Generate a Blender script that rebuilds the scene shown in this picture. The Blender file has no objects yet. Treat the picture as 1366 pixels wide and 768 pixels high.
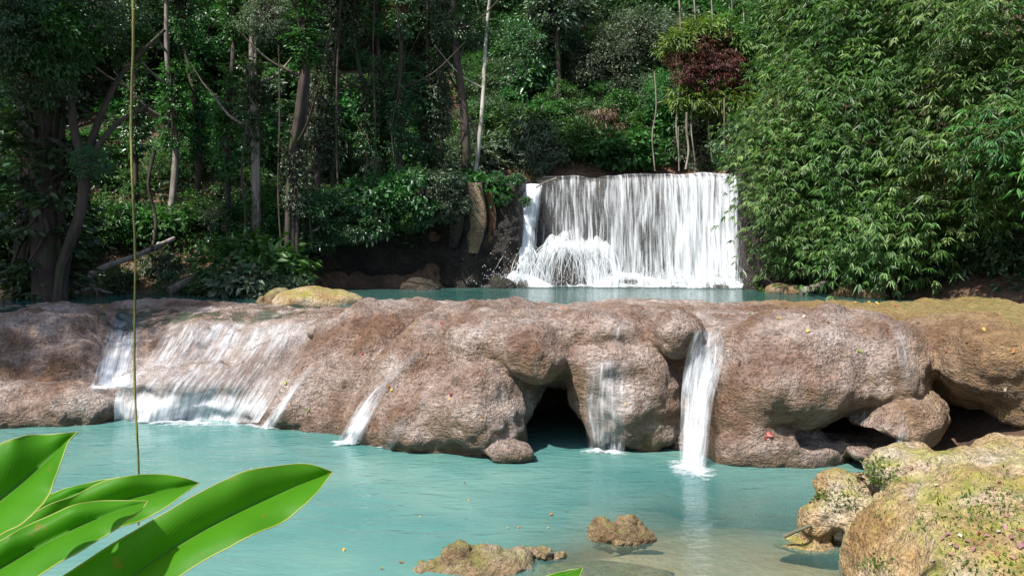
import bpy, math, random
import numpy as np
from mathutils import Vector
from mathutils.bvhtree import BVHTree

C = bpy.context.scene.collection
S = bpy.context.scene
R = math.radians
rng = np.random.default_rng(7)
random.seed(7)

# ------------------------------------------------------------------ camera, world, sun, exposure
F, HY, CX, EYE = 1100.0, 335.0, 683.0, 3.0          # photo focal length (px), horizon row, centre column, eye height
cam = bpy.data.cameras.new("camera")
cam.sensor_width = 36.0
cam.lens = 36.0 * F / 1366.0
cam.shift_y = -(384.0 - HY) / 1366.0
cam.clip_start = 0.05
cam.clip_end = 2000
camo = bpy.data.objects.new("camera", cam)
C.objects.link(camo)
camo.location = (0, 0, EYE)
camo.rotation_euler = (R(90), 0, 0)
S.camera = camo

SUN_EL, SUN_AZ = 54.0, 222.0                          # azimuth clockwise from +Y: from the left, a little behind the camera
w = bpy.data.worlds.new("World")
S.world = w
w.use_nodes = True
wn = w.node_tree
bg = wn.nodes["Background"]
sky = wn.nodes.new("ShaderNodeTexSky")
sky.sky_type = 'NISHITA'
sky.sun_disc = False
sky.sun_elevation = R(SUN_EL)
sky.sun_rotation = R(SUN_AZ)
sky.air_density = 1.0
sky.dust_density = 1.5
wn.links.new(sky.outputs[0], bg.inputs[0])
bg.inputs[1].default_value = 0.115
sl = bpy.data.lights.new("sun", 'SUN')
sl.energy = 4.7
sl.angle = R(0.53)
sl.color = (1.0, 0.95, 0.87)
so = bpy.data.objects.new("sun", sl)
C.objects.link(so)
sd = Vector((math.sin(R(SUN_AZ)) * math.cos(R(SUN_EL)), math.cos(R(SUN_AZ)) * math.cos(R(SUN_EL)), math.sin(R(SUN_EL))))
so.rotation_euler = sd.to_track_quat('Z', 'Y').to_euler()
so.location = (-10, -5, 30)
S.view_settings.view_transform = 'Standard'
S.view_settings.look = 'None'
S.view_settings.exposure = 0.88
S.view_settings.gamma = 1.0
S.render.engine = 'CYCLES'
S.cycles.max_bounces = 8
S.cycles.diffuse_bounces = 3
S.cycles.glossy_bounces = 3
S.cycles.transparent_max_bounces = 16
S.cycles.caustics_reflective = False
S.cycles.caustics_refractive = False
S.cycles.sample_clamp_indirect = 4.0


def at(px, py, D):
    """point seen at photo pixel (px, py) at distance D along the view axis"""
    return np.array([(px - CX) / F * D, D, EYE - (py - HY) / F * D])


# ------------------------------------------------------------------ noise
def _hash(i, j, k, seed):
    h = (i.astype(np.int64) * 374761393 + j.astype(np.int64) * 668265263 + k.astype(np.int64) * 2147483647 + seed * 974711) & 0xffffffff
    h = ((h ^ (h >> 13)) * 1274126177) & 0xffffffff
    h = ((h ^ (h >> 16)) * 2246822519) & 0xffffffff
    return ((h ^ (h >> 15)) & 0xffff) / 32767.5 - 1.0


def noise3(x, y, z, seed=0):
    x, y, z = np.broadcast_arrays(np.asarray(x, float), np.asarray(y, float), np.asarray(z, float))
    i, j, k = np.floor(x), np.floor(y), np.floor(z)
    f, g, h = x - i, y - j, z - k
    f, g, h = f * f * (3 - 2 * f), g * g * (3 - 2 * g), h * h * (3 - 2 * h)
    r = 0
    for a in (0, 1):
        for b in (0, 1):
            for c in (0, 1):
                r = r + _hash(i + a, j + b, k + c, seed) * (f if a else 1 - f) * (g if b else 1 - g) * (h if c else 1 - h)
    return r


def fbm(x, y, z, oct=3, seed=0):
    r, a, s = 0, 1.0, 1.0
    for o in range(oct):
        r = r + a * noise3(x * s + 13.7 * o, y * s + 5.1 * o, z * s + 9.3 * o, seed + o)
        a *= 0.5
        s *= 2.03
    return r


def sst(a, b, x):
    t = np.clip((x - a) / (b - a), 0, 1)
    return t * t * (3 - 2 * t)


# ------------------------------------------------------------------ mesh helpers
def mesh(name, v, f, smooth=True, attrs=None, uv=None):
    """v (n,3), f (m,3|4) int array or list of arrays"""
    me = bpy.data.meshes.new(name)
    fs = [np.asarray(a) for a in (f if isinstance(f, list) else [f]) if len(a)]
    v = np.asarray(v, np.float32)
    me.vertices.add(len(v))
    me.vertices.foreach_set("co", v.ravel())
    loops = np.concatenate([a.ravel() for a in fs]).astype(np.int32)
    sizes = np.concatenate([np.full(len(a), a.shape[1]) for a in fs])
    starts = np.concatenate([[0], np.cumsum(sizes)[:-1]]).astype(np.int32)
    me.loops.add(len(loops))
    me.loops.foreach_set("vertex_index", loops)
    me.polygons.add(len(sizes))
    me.polygons.foreach_set("loop_start", starts)
    if smooth:
        me.polygons.foreach_set("use_smooth", np.ones(len(sizes), bool))
    if attrs:
        for k, a in attrs.items():
            at_ = me.attributes.new(k, 'FLOAT', 'POINT')
            at_.data.foreach_set("value", np.asarray(a, np.float32).ravel())
    if uv is not None:
        ul = me.uv_layers.new(name="UVMap")
        ul.data.foreach_set("uv", np.asarray(uv, np.float32)[loops].ravel())
    me.update(calc_edges=True)
    return me


def link(name, me, m=None, parent=None, loc=None, **props):
    o = bpy.data.objects.new(name, me)
    C.objects.link(o)
    if m is not None and me is not None and not me.materials:
        me.materials.append(m)
    if parent is not None:
        o.parent = parent
    if loc is not None:
        o.location = tuple(loc)
    for k, a in props.items():
        if a is not None:
            o[k] = a
    return o


def thing(name, label, cat, loc=(0, 0, 0), group=None, rotz=0.0):
    o = link(name, None, loc=loc, label=label, category=cat, group=group)
    o.rotation_euler = (0, 0, rotz)
    o.empty_display_size = 0.2
    return o


class MB:
    def __init__(s):
        s.v, s.f4, s.f3, s.n = [], [], [], 0
        s.a = []

    def add(s, v, f, tone=0.5):
        v = np.asarray(v, float).reshape(-1, 3)
        f = np.asarray(f, int)
        (s.f4 if f.shape[1] == 4 else s.f3).append(f + s.n)
        s.v.append(v)
        s.a.append(np.broadcast_to(np.asarray(tone, float), (len(v),)))
        s.n += len(v)

    def tube(s, pts, rad, sides=7, tone=0.5, cap=True, lump=0.0):
        P = np.asarray(pts, float)
        n = len(P)
        rad = np.broadcast_to(np.asarray(rad, float), (n,))
        T = np.gradient(P, axis=0)
        T /= np.linalg.norm(T, axis=1, keepdims=True) + 1e-9
        ref = np.array([0.31, 0.95, 0.05]) if abs(T[:, 2]).mean() > 0.6 else np.array([0.05, 0.1, 1.0])
        A = np.cross(T, ref)
        A /= np.linalg.norm(A, axis=1, keepdims=True) + 1e-9
        B = np.cross(T, A)
        th = np.arange(sides) / sides * 2 * np.pi
        rr = rad[:, None] * (1 + lump * (rng.random((n, sides)) - 0.5))
        V = P[:, None] + rr[..., None] * (np.cos(th)[None, :, None] * A[:, None] + np.sin(th)[None, :, None] * B[:, None])
        i = np.arange(n - 1)[:, None] * sides
        j = np.arange(sides)[None]
        jn = (j + 1) % sides
        f = np.stack([i + j, i + jn, i + sides + jn, i + sides + j], -1).reshape(-1, 4)
        s.add(V.reshape(-1, 3), f, tone)
        if cap:
            for k, rev in ((0, 1), (n - 1, 0)):
                vv = np.vstack([V[k], P[k][None]])
                ff = np.array([[a, (a + 1) % sides, sides] for a in range(sides)])
                s.add(vv, ff[:, ::-1] if rev else ff, tone)

    def mesh(s, name, smooth=True):
        f = []
        if s.f4: f.append(np.concatenate(s.f4))
        if s.f3: f.append(np.concatenate(s.f3))
        return mesh(name, np.concatenate(s.v), f, smooth, {"tone": np.concatenate(s.a)})


def grid_faces(nr, nc):
    i = np.arange(nr - 1)[:, None] * nc
    j = np.arange(nc - 1)[None]
    return np.stack([i + j, i + j + 1, i + nc + j + 1, i + nc + j], -1).reshape(-1, 4)


def curve(pts, n):
    """smooth Catmull-Rom through pts, n samples"""
    P = np.asarray(pts, float)
    P = np.vstack([2 * P[0] - P[1], P, 2 * P[-1] - P[-2]])
    m = len(P) - 3
    u = np.linspace(0, m - 1e-6, n)
    k = u.astype(int)
    t = (u - k)[:, None]
    a, b, c, d = P[k], P[k + 1], P[k + 2], P[k + 3]
    return 0.5 * (2 * b + (c - a) * t + (2 * a - 5 * b + 4 * c - d) * t ** 2 + (3 * b - a - 3 * c + d) * t ** 3)


def unit(a):
    return a / (np.linalg.norm(a, axis=-1, keepdims=True) + 1e-9)


def leaves(p, d, nrm, L, W, fold=0.18, droop=0.15, tone=None, shape=0.45):
    """rhombic folded leaves: 4 vertices, two triangles each; returns v, f, tone"""
    N = len(p)
    d = unit(d)
    s = unit(np.cross(d, nrm))
    n = np.cross(s, d)
    L = np.broadcast_to(L, (N,))[:, None]
    W = np.broadcast_to(W, (N,))[:, None]
    v = np.empty((N, 4, 3))
    v[:, 0] = p
    v[:, 1] = p + d * L * shape + s * W * 0.5 + n * W * fold
    v[:, 2] = p + d * L - n * L * droop
    v[:, 3] = p + d * L * shape - s * W * 0.5 + n * W * fold
    b = np.arange(N)[:, None] * 4
    f = np.concatenate([b + np.array([[0, 1, 2]]), b + np.array([[0, 2, 3]])])
    t = rng.random(N) if tone is None else np.broadcast_to(tone, (N,))
    return v.reshape(-1, 3), f, np.repeat(t, 4)


# ------------------------------------------------------------------ materials
def newmat(name):
    m = bpy.data.materials.new(name)
    m.use_nodes = True
    nt = m.node_tree
    nt.nodes.clear()
    out = nt.nodes.new("ShaderNodeOutputMaterial")
    return m, nt, out


def nd(nt, kind, **kw):
    n = nt.nodes.new("ShaderNode" + kind)
    for k, a in kw.items():
        if k.startswith("i_"):
            key = k[2:].replace("_", " ")
            sock = n.inputs[int(key)] if key.isdigit() else n.inputs[key]
            if isinstance(a, bpy.types.NodeSocket):
                nt.links.new(a, sock)
            else:
                sock.default_value = a
        else:
            setattr(n, k, a)
    return n


def mixc(nt, fac, a, b, mode='MIX'):
    n = nt.nodes.new("ShaderNodeMix")
    n.data_type = 'RGBA'
    n.blend_type = mode
    for s, x in ((n.inputs[0], fac), (n.inputs[6], a), (n.inputs[7], b)):
        if isinstance(x, bpy.types.NodeSocket):
            nt.links.new(x, s)
        else:
            s.default_value = (*x, 1) if isinstance(x, tuple) and len(x) == 3 else x
    return n.outputs[2]


def ramp(nt, fac, stops):
    n = nt.nodes.new("ShaderNodeValToRGB")
    e = n.color_ramp.elements
    while len(e) < len(stops):
        e.new(0.5)
    for k, (p, c) in enumerate(stops):
        e[k].position = p
        e[k].color = (*c, 1) if isinstance(c, tuple) else (c, c, c, 1)
    nt.links.new(fac, n.inputs[0])
    return n.outputs[0]


def math_(nt, op, a, b=None, clamp=False):
    n = nt.nodes.new("ShaderNodeMath")
    n.operation = op
    n.use_clamp = clamp
    for s, x in zip(n.inputs, (a, b)):
        if x is None: continue
        if isinstance(x, bpy.types.NodeSocket): nt.links.new(x, s)
        else: s.default_value = x
    return n.outputs[0]


def tex(nt, scale, detail=4, rough=0.55, vec=None, kind='Noise', dist=0.0):
    n = nt.nodes.new("ShaderNodeTex" + kind)
    n.inputs["Scale"].default_value = scale
    if "Detail" in n.inputs: n.inputs["Detail"].default_value = detail
    if "Roughness" in n.inputs: n.inputs["Roughness"].default_value = rough
    if "Distortion" in n.inputs: n.inputs["Distortion"].default_value = dist
    if vec is not None: nt.links.new(vec, n.inputs["Vector"])
    return n


def posn(nt):
    return nt.nodes.new("ShaderNodeNewGeometry").outputs["Position"]


def scaled(nt, vec, s):
    n = nt.nodes.new("ShaderNodeMapping")
    n.inputs["Scale"].default_value = s
    nt.links.new(vec, n.inputs["Vector"])
    return n.outputs[0]


def leafmat(name, dark, mid, light, transl=0.3, rough=0.42, spec=0.45, objvar=0.25):
    m, nt, out = newmat(name)
    a = nd(nt, "Attribute", attribute_name="tone")
    oi = nd(nt, "ObjectInfo")
    c = ramp(nt, a.outputs["Fac"], [(0.0, dark), (0.55, mid), (1.0, light)])
    hs = nd(nt, "HueSaturation", i_Color=c)
    v = math_(nt, 'MULTIPLY_ADD', oi.outputs["Random"], objvar * 2)
    nt.nodes[-1].inputs[2].default_value = 1 - objvar
    nt.links.new(v, hs.inputs["Value"])
    hv = math_(nt, 'MULTIPLY_ADD', oi.outputs["Random"], 0.05)
    nt.nodes[-1].inputs[2].default_value = 0.475
    nt.links.new(hv, hs.inputs["Hue"])
    p = nd(nt, "BsdfPrincipled", i_Base_Color=hs.outputs[0], i_Roughness=rough)
    p.inputs["Specular IOR Level"].default_value = spec
    tl = mixc(nt, 1.0, hs.outputs[0], (1.3, 1.5, 0.6), 'MULTIPLY')
    t = nd(nt, "BsdfTranslucent", i_Color=tl)
    mx = nd(nt, "MixShader", i_0=transl, i_1=p.outputs[0], i_2=t.outputs[0])
    nt.links.new(mx.outputs[0], out.inputs[0])
    return m


def barkmat(name, c1, c2, scale=6):
    m, nt, out = newmat(name)
    P = posn(nt)
    n1 = tex(nt, scale, 5, vec=scaled(nt, P, (1, 1, 0.25)))
    n2 = tex(nt, 1.3, 3, vec=P)
    c = ramp(nt, n1.outputs[0], [(0.32, c1), (0.68, c2)])
    moss = ramp(nt, n2.outputs[0], [(0.52, 0.0), (0.66, 1.0)])
    c = mixc(nt, moss, c, tuple(x * 0.6 + y for x, y in zip(c1, (0.015, 0.03, 0.004))))
    b = nd(nt, "Bump", i_Height=n1.outputs[0], i_Strength=0.8, i_Distance=0.04)
    p = nd(nt, "BsdfPrincipled", i_Base_Color=c, i_Roughness=0.85, i_Normal=b.outputs[0])
    nt.links.new(p.outputs[0], out.inputs[0])
    return m


M = {}
M['leaf_deep'] = leafmat("deep_green_leaf", (0.018, 0.045, 0.018), (0.045, 0.11, 0.038), (0.11, 0.2, 0.085), 0.3, 0.32, 0.6)
M['leaf_mid'] = leafmat("mid_green_leaf", (0.02, 0.06, 0.014), (0.045, 0.13, 0.03), (0.1, 0.22, 0.06), 0.32)
M['leaf_yellow'] = leafmat("yellow_green_leaf", (0.04, 0.075, 0.012), (0.1, 0.17, 0.03), (0.22, 0.28, 0.07), 0.35)
M['leaf_grey'] = leafmat("grey_green_leaf", (0.03, 0.06, 0.035), (0.08, 0.12, 0.07), (0.19, 0.23, 0.16), 0.25, 0.42, 0.45)
M['leaf_dry'] = leafmat("dry_tan_leaf", (0.09, 0.06, 0.03), (0.2, 0.15, 0.08), (0.34, 0.28, 0.17), 0.25)
M['leaf_red'] = leafmat("dry_red_leaf", (0.06, 0.018, 0.014), (0.12, 0.04, 0.028), (0.2, 0.1, 0.06), 0.3)
M['bamboo_leaf'] = leafmat("bamboo_leaf", (0.018, 0.065, 0.016), (0.065, 0.165, 0.034), (0.24, 0.36, 0.13), 0.33, 0.4, 0.5, 0.2)
M['bark_dark'] = barkmat("dark_bark", (0.02, 0.014, 0.011), (0.07, 0.05, 0.038))
M['bark_grey'] = barkmat("grey_bark", (0.09, 0.075, 0.06), (0.26, 0.23, 0.2))
M['bark_pale'] = barkmat("pale_bark", (0.25, 0.23, 0.2), (0.5, 0.47, 0.42))
M['culm'] = barkmat("bamboo_culm", (0.06, 0.085, 0.02), (0.19, 0.18, 0.06))
M['drywood'] = barkmat("dry_wood", (0.1, 0.08, 0.065), (0.3, 0.26, 0.22))


def rockmat(name, cols, moss=None, wet=0.4, bump=1.0, scale=1.0, mossx=False):
    """porous travertine: cols = three colours; moss = colour that settles where up-facing"""
    m, nt, out = newmat(name)
    P = posn(nt)
    n1 = tex(nt, 0.9 * scale, 5, 0.6, P)
    n2 = tex(nt, 5 * scale, 6, 0.65, P)
    n3 = tex(nt, 22 * scale, 4, 0.6, P)
    vo = tex(nt, 17 * scale, vec=P, kind='Voronoi')
    vo2 = tex(nt, 38 * scale, vec=P, kind='Voronoi')
    c = ramp(nt, n1.outputs[0], [(0.36, cols[0]), (0.5, cols[1]), (0.64, cols[2])])
    c = mixc(nt, 0.7, c, ramp(nt, n2.outputs[0], [(0.3, 0.55), (0.5, 0.95), (0.7, 1.25)]), 'MULTIPLY')
    c = mixc(nt, 0.85, c, ramp(nt, n3.outputs[0], [(0.36, 0.45), (0.5, 1.0), (0.66, 1.25)]), 'MULTIPLY')
    pit = ramp(nt, vo.outputs["Distance"], [(0.15, 1.0), (0.75, 0.62)])
    c = mixc(nt, 0.7, c, pit, 'MULTIPLY')
    if mossx:
        sx = nd(nt, "SeparateXYZ", i_0=P)
        g = nd(nt, "NewGeometry")
        nz = nd(nt, "SeparateXYZ", i_0=g.outputs["Normal"])
        # yellow algae growing on the drier eastern lobe, its edge broken by noise
        e = math_(nt, 'ADD', sx.outputs[0], math_(nt, 'MULTIPLY_ADD', n1.outputs[0], 3.4))
        nt.nodes[-2].inputs[2].default_value = -1.7
        k = nd(nt, "MapRange", i_Value=e, i_1=5.3, i_2=6.6)
        algae = mixc(nt, n2.outputs[0], (0.17, 0.085, 0.025), (0.40, 0.26, 0.08))
        c = mixc(nt, math_(nt, 'MULTIPLY', k.outputs[0], 0.8), c, algae)
        mt = nd(nt, "MapRange", i_Value=nz.outputs[2], i_1=0.86, i_2=0.97)
        mo = math_(nt, 'MULTIPLY', mt.outputs[0], nd(nt, "MapRange", i_Value=e, i_1=6.8, i_2=8.6).outputs[0])
        c = mixc(nt, math_(nt, 'MULTIPLY', mo, 0.75), c, mixc(nt, n2.outputs[0], (0.16, 0.15, 0.03), (0.34, 0.27, 0.1)))
        # dark wet streaks running down the steep faces
        wz = tex(nt, 1.0, 5, 0.65, scaled(nt, P, (2.6, 2.0, 0.35)), dist=0.3)
        wetk = math_(nt, 'MULTIPLY', ramp(nt, wz.outputs[0], [(0.52, 0.0), (0.66, 1.0)]), nd(nt, "MapRange", i_Value=nz.outputs[2], i_1=0.8, i_2=0.3).outputs[0])
        c = mixc(nt, math_(nt, 'MULTIPLY', wetk, 0.7), c, (0.10, 0.062, 0.04))
        # wet dark band just over the waterline, and darker brown on down-facing rock
        wl = nd(nt, "MapRange", i_Value=math_(nt, 'ADD', sx.outputs[2], math_(nt, 'MULTIPLY', n2.outputs[0], 0.35)), i_1=0.48, i_2=0.18)
        c = mixc(nt, math_(nt, 'MULTIPLY', wl.outputs[0], 0.75), c, (0.07, 0.045, 0.03))
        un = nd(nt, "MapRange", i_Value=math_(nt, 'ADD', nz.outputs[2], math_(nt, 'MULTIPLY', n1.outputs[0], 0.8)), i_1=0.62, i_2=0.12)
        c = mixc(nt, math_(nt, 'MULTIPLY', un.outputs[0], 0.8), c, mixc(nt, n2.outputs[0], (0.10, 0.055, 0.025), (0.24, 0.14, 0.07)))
        # ochre streaks following the flow
        st = tex(nt, 1.0, 4, 0.6, scaled(nt, P, (1.6, 0.35, 0.5)))
        c = mixc(nt, math_(nt, 'MULTIPLY', ramp(nt, st.outputs[0], [(0.55, 0.0), (0.7, 1.0)]), 0.55), c, (0.24, 0.14, 0.055))
    elif moss is not None:
        g = nd(nt, "NewGeometry")
        nz = nd(nt, "SeparateXYZ", i_0=g.outputs["Normal"])
        mm = math_(nt, 'ADD', nz.outputs[2], math_(nt, 'MULTIPLY', n1.outputs[0], 0.9))
        k = nd(nt, "MapRange", i_Value=mm, i_1=0.95, i_2=1.25)
        mc = mixc(nt, n2.outputs[0], moss, tuple(x * 2.2 for x in moss))
        sp = ramp(nt, tex(nt, 3.0 * scale, 4, vec=P).outputs[0], [(0.40, 0.0), (0.72, 0.9)])
        c = mixc(nt, math_(nt, 'MULTIPLY', k.outputs[0], sp), c, mc)
    hgt = math_(nt, 'ADD', math_(nt, 'MULTIPLY', vo.outputs["Distance"], -0.6), math_(nt, 'MULTIPLY', vo2.outputs["Distance"], -0.35))
    hgt = math_(nt, 'ADD', hgt, math_(nt, 'MULTIPLY', n3.outputs[0], 1.0))
    rim = tex(nt, 1.0, 4, 0.6, scaled(nt, P, (7 * scale, 7 * scale, (24 if mossx else 10) * scale)), dist=0.6)
    hgt = math_(nt, 'ADD', hgt, math_(nt, 'MULTIPLY', rim.outputs[0], 1.3))
    c = mixc(nt, 0.55, c, ramp(nt, rim.outputs[0], [(0.36, 0.55), (0.5, 1.0), (0.66, 1.3)]), 'MULTIPLY')
    b = nd(nt, "Bump", i_Height=hgt, i_Strength=1.0 * bump, i_Distance=0.055 / scale)
    rr = nd(nt, "MapRange", i_Value=n2.outputs[0], i_1=0.3, i_2=0.7, i_3=max(0.2, 0.75 - wet), i_4=0.85 - wet * 0.3)
    p = nd(nt, "BsdfPrincipled", i_Base_Color=c, i_Roughness=rr.outputs[0], i_Normal=b.outputs[0])
    p.inputs["Specular IOR Level"].default_value = 0.3 + wet * 0.5
    nt.links.new(p.outputs[0], out.inputs[0])
    return m


M['ledge'] = rockmat("travertine", ((0.24, 0.13, 0.075), (0.42, 0.30, 0.24), (0.62, 0.51, 0.455)), wet=0.5, mossx=True)
M['cliff'] = rockmat("dark_wet_rock", ((0.018, 0.014, 0.012), (0.05, 0.036, 0.028), (0.10, 0.07, 0.05)), moss=(0.02, 0.03, 0.008), wet=0.3, scale=0.5)
M['boulder'] = rockmat("mossy_boulder", ((0.45, 0.27, 0.11), (0.60, 0.43, 0.23), (0.72, 0.60, 0.45)), moss=(0.18, 0.185, 0.025), wet=0.05, scale=1.3)
M['islet'] = rockmat("islet_rock", ((0.24, 0.15, 0.07), (0.38, 0.27, 0.15), (0.48, 0.38, 0.26)), moss=(0.13, 0.14, 0.03), wet=0.15, scale=2.2)
M['palecliff'] = rockmat("pale_drapery_rock", ((0.24, 0.17, 0.10), (0.40, 0.30, 0.19), (0.5, 0.4, 0.28)), wet=0.1, scale=0.8)
M['orangecliff'] = rockmat("orange_drapery_rock", ((0.22, 0.11, 0.05), (0.34, 0.18, 0.09), (0.42, 0.26, 0.14)), wet=0.1, scale=0.8)


def groundmat():
    m, nt, out = newmat("forest_soil_and_pool_bed")
    P = posn(nt)
    n1 = tex(nt, 0.8, 5, vec=P)
    n2 = tex(nt, 7, 5, 0.65, P)
    soil = ramp(nt, n1.outputs[0], [(0.35, (0.035, 0.022, 0.014)), (0.52, (0.10, 0.055, 0.032)), (0.66, (0.16, 0.10, 0.065))])
    soil = mixc(nt, 0.8, soil, ramp(nt, n2.outputs[0], [(0.3, 0.5), (0.7, 1.4)]), 'MULTIPLY')
    bed = mixc(nt, n2.outputs[0], (0.20, 0.13, 0.065), (0.42, 0.32, 0.20))
    z = nd(nt, "SeparateXYZ", i_0=P)
    k = nd(nt, "MapRange", i_Value=z.outputs[2], i_1=0.25, i_2=0.02)
    c = mixc(nt, k.outputs[0], soil, bed)
    b = nd(nt, "Bump", i_Height=n2.outputs[0], i_Strength=0.7, i_Distance=0.1)
    p = nd(nt, "BsdfPrincipled", i_Base_Color=c, i_Roughness=0.9, i_Normal=b.outputs[0])
    nt.links.new(p.outputs[0], out.inputs[0])
    return m


M['ground'] = groundmat()


def watermat(name, deep, ripple, rscale):
    """milky water: suspended lime scatters light where it is deep, the bed shows through where it is shallow"""
    m, nt, out = newmat(name)
    P = posn(nt)
    a = nd(nt, "Attribute", attribute_name="murk")
    w1 = tex(nt, rscale, 3, 0.5, scaled(nt, P, (0.65, 1.25, 1)), dist=0.8)
    w2 = tex(nt, rscale * 3.1, 3, 0.55, scaled(nt, P, (0.6, 1.6, 1)), dist=0.3)
    h = math_(nt, 'ADD', w1.outputs[0], math_(nt, 'MULTIPLY', w2.outputs[0], 0.35))
    b = nd(nt, "Bump", i_Height=h, i_Strength=1.0, i_Distance=ripple)
    n3 = tex(nt, 0.35, 3, vec=P)
    col = mixc(nt, ramp(nt, n3.outputs[0], [(0.36, 0.0), (0.64, 1.0)]), tuple(x * y for x, y in zip(deep, (0.7, 0.85, 0.88))), tuple(x * y for x, y in zip(deep, (1.45, 1.15, 1.12))))
    dif = nd(nt, "BsdfDiffuse", i_Color=col, i_Normal=b.outputs[0])
    tr = nd(nt, "BsdfTransparent", i_Color=(0.86, 0.93, 0.88, 1))
    body = nd(nt, "MixShader", i_0=a.outputs["Fac"], i_1=tr.outputs[0], i_2=dif.outputs[0])
    fr = nd(nt, "Fresnel", i_IOR=1.33, i_Normal=b.outputs[0])
    gl = nd(nt, "BsdfGlossy", i_Roughness=0.06, i_Normal=b.outputs[0])
    mx = nd(nt, "MixShader", i_0=fr.outputs[0], i_1=body.outputs[0], i_2=gl.outputs[0])
    nt.links.new(mx.outputs[0], out.inputs[0])
    return m


M['lower_water'] = watermat("turquoise_lime_water", (0.10, 0.25, 0.225), 0.025, 2.3)
M['upper_water'] = watermat("green_pool_water", (0.045, 0.13, 0.115), 0.05, 2.2)


def fallmat(name, us, vs, soft=0.18, veil=0.0):
    """falling water: strands of foam, clear between; dens (0..1 on the mesh) sets how much of it is white"""
    m, nt, out = newmat(name)
    uv = nd(nt, "UVMap")
    d = nd(nt, "Attribute", attribute_name="dens").outputs["Fac"]
    n1 = tex(nt, 1.0, 3, 0.6, scaled(nt, uv.outputs[0], (us, vs, 1)), dist=0.15)
    n2 = tex(nt, 1.0, 4, 0.7, scaled(nt, uv.outputs[0], (us * 2.7, vs * 2.2, 1)))
    n4 = tex(nt, 1.0, 2, 0.5, scaled(nt, uv.outputs[0], (us * 0.22, vs * 0.25, 1)))
    h = math_(nt, 'ADD', math_(nt, 'MULTIPLY', n1.outputs[0], 0.5), math_(nt, 'MULTIPLY', n2.outputs[0], 0.3))
    h = math_(nt, 'ADD', h, math_(nt, 'MULTIPLY', n4.outputs[0], 0.2))
    # h is about 0.5 +- 0.12 ; threshold moves with dens
    thr = math_(nt, 'MULTIPLY_ADD', d, -0.42)
    nt.nodes[-1].inputs[2].default_value = 0.71
    al = math_(nt, 'DIVIDE', math_(nt, 'SUBTRACT', h, thr), soft, True)
    al = math_(nt, 'MAXIMUM', al, math_(nt, 'MULTIPLY', d, veil))
    al = math_(nt, 'MULTIPLY', al, math_(nt, 'MULTIPLY', d, 4.0, True))
    b = nd(nt, "Bump", i_Height=h, i_Strength=0.8, i_Distance=0.06)
    p = nd(nt, "BsdfPrincipled", i_Base_Color=(0.87, 0.91, 0.95, 1), i_Roughness=0.35, i_Normal=b.outputs[0])
    t = nd(nt, "BsdfTranslucent", i_Color=(0.8, 0.84, 0.9, 1))
    s = nd(nt, "MixShader", i_0=0.35, i_1=p.outputs[0], i_2=t.outputs[0])
    tr = nd(nt, "BsdfTransparent")
    mx = nd(nt, "MixShader", i_0=al, i_1=tr.outputs[0], i_2=s.outputs[0])
    nt.links.new(mx.outputs[0], out.inputs[0])
    return m


M['fall'] = fallmat("falling_water", 8.0, 0.5, 0.19, 0.05)
M['cascade'] = fallmat("cascading_water", 11.0, 1.3, 0.3, 0.12)
M['foam'] = fallmat("foam", 5.0, 5.0, 0.22)


def plain(name, col, rough=0.6, transl=0.0, var=0.0):
    m, nt, out = newmat(name)
    c = col
    if var:
        oi = nd(nt, "ObjectInfo")
        n = tex(nt, 40, 3, vec=posn(nt))
        c = mixc(nt, n.outputs[0], tuple(x * (1 - var) for x in col), tuple(min(1, x * (1 + var)) for x in col))
    p = nd(nt, "BsdfPrincipled", i_Roughness=rough)
    if isinstance(c, bpy.types.NodeSocket): nt.links.new(c, p.inputs["Base Color"])
    else: p.inputs["Base Color"].default_value = (*c, 1)
    if transl:
        t = nd(nt, "BsdfTranslucent")
        if isinstance(c, bpy.types.NodeSocket): nt.links.new(c, t.inputs[0])
        else: t.inputs[0].default_value = (*c, 1)
        mx = nd(nt, "MixShader", i_0=transl, i_1=p.outputs[0], i_2=t.outputs[0])
        nt.links.new(mx.outputs[0], out.inputs[0])
    else:
        nt.links.new(p.outputs[0], out.inputs[0])
    return m


# ------------------------------------------------------------------ terrain
def cliffY(X):
    return np.interp(X, [-9, -7.5, -4, -1.6, -0.7, 0.3, 0.7, 8.0, 8.6, 11], [26.6, 27.4, 28.6, 29.4, 30.0, 30.5, 32.3, 29.9, 29.0, 28.2])


def cliffTop(X):
    return np.interp(X, [-9, -7.5, -6.5, -3, -1.2, 0.2, 0.5, 0.7, 8.0, 8.5, 11], [3.0, 3.6, 4.2, 5.1, 5.5, 5.5, 5.55, 5.75, 5.8, 6.4, 6.6])


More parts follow.
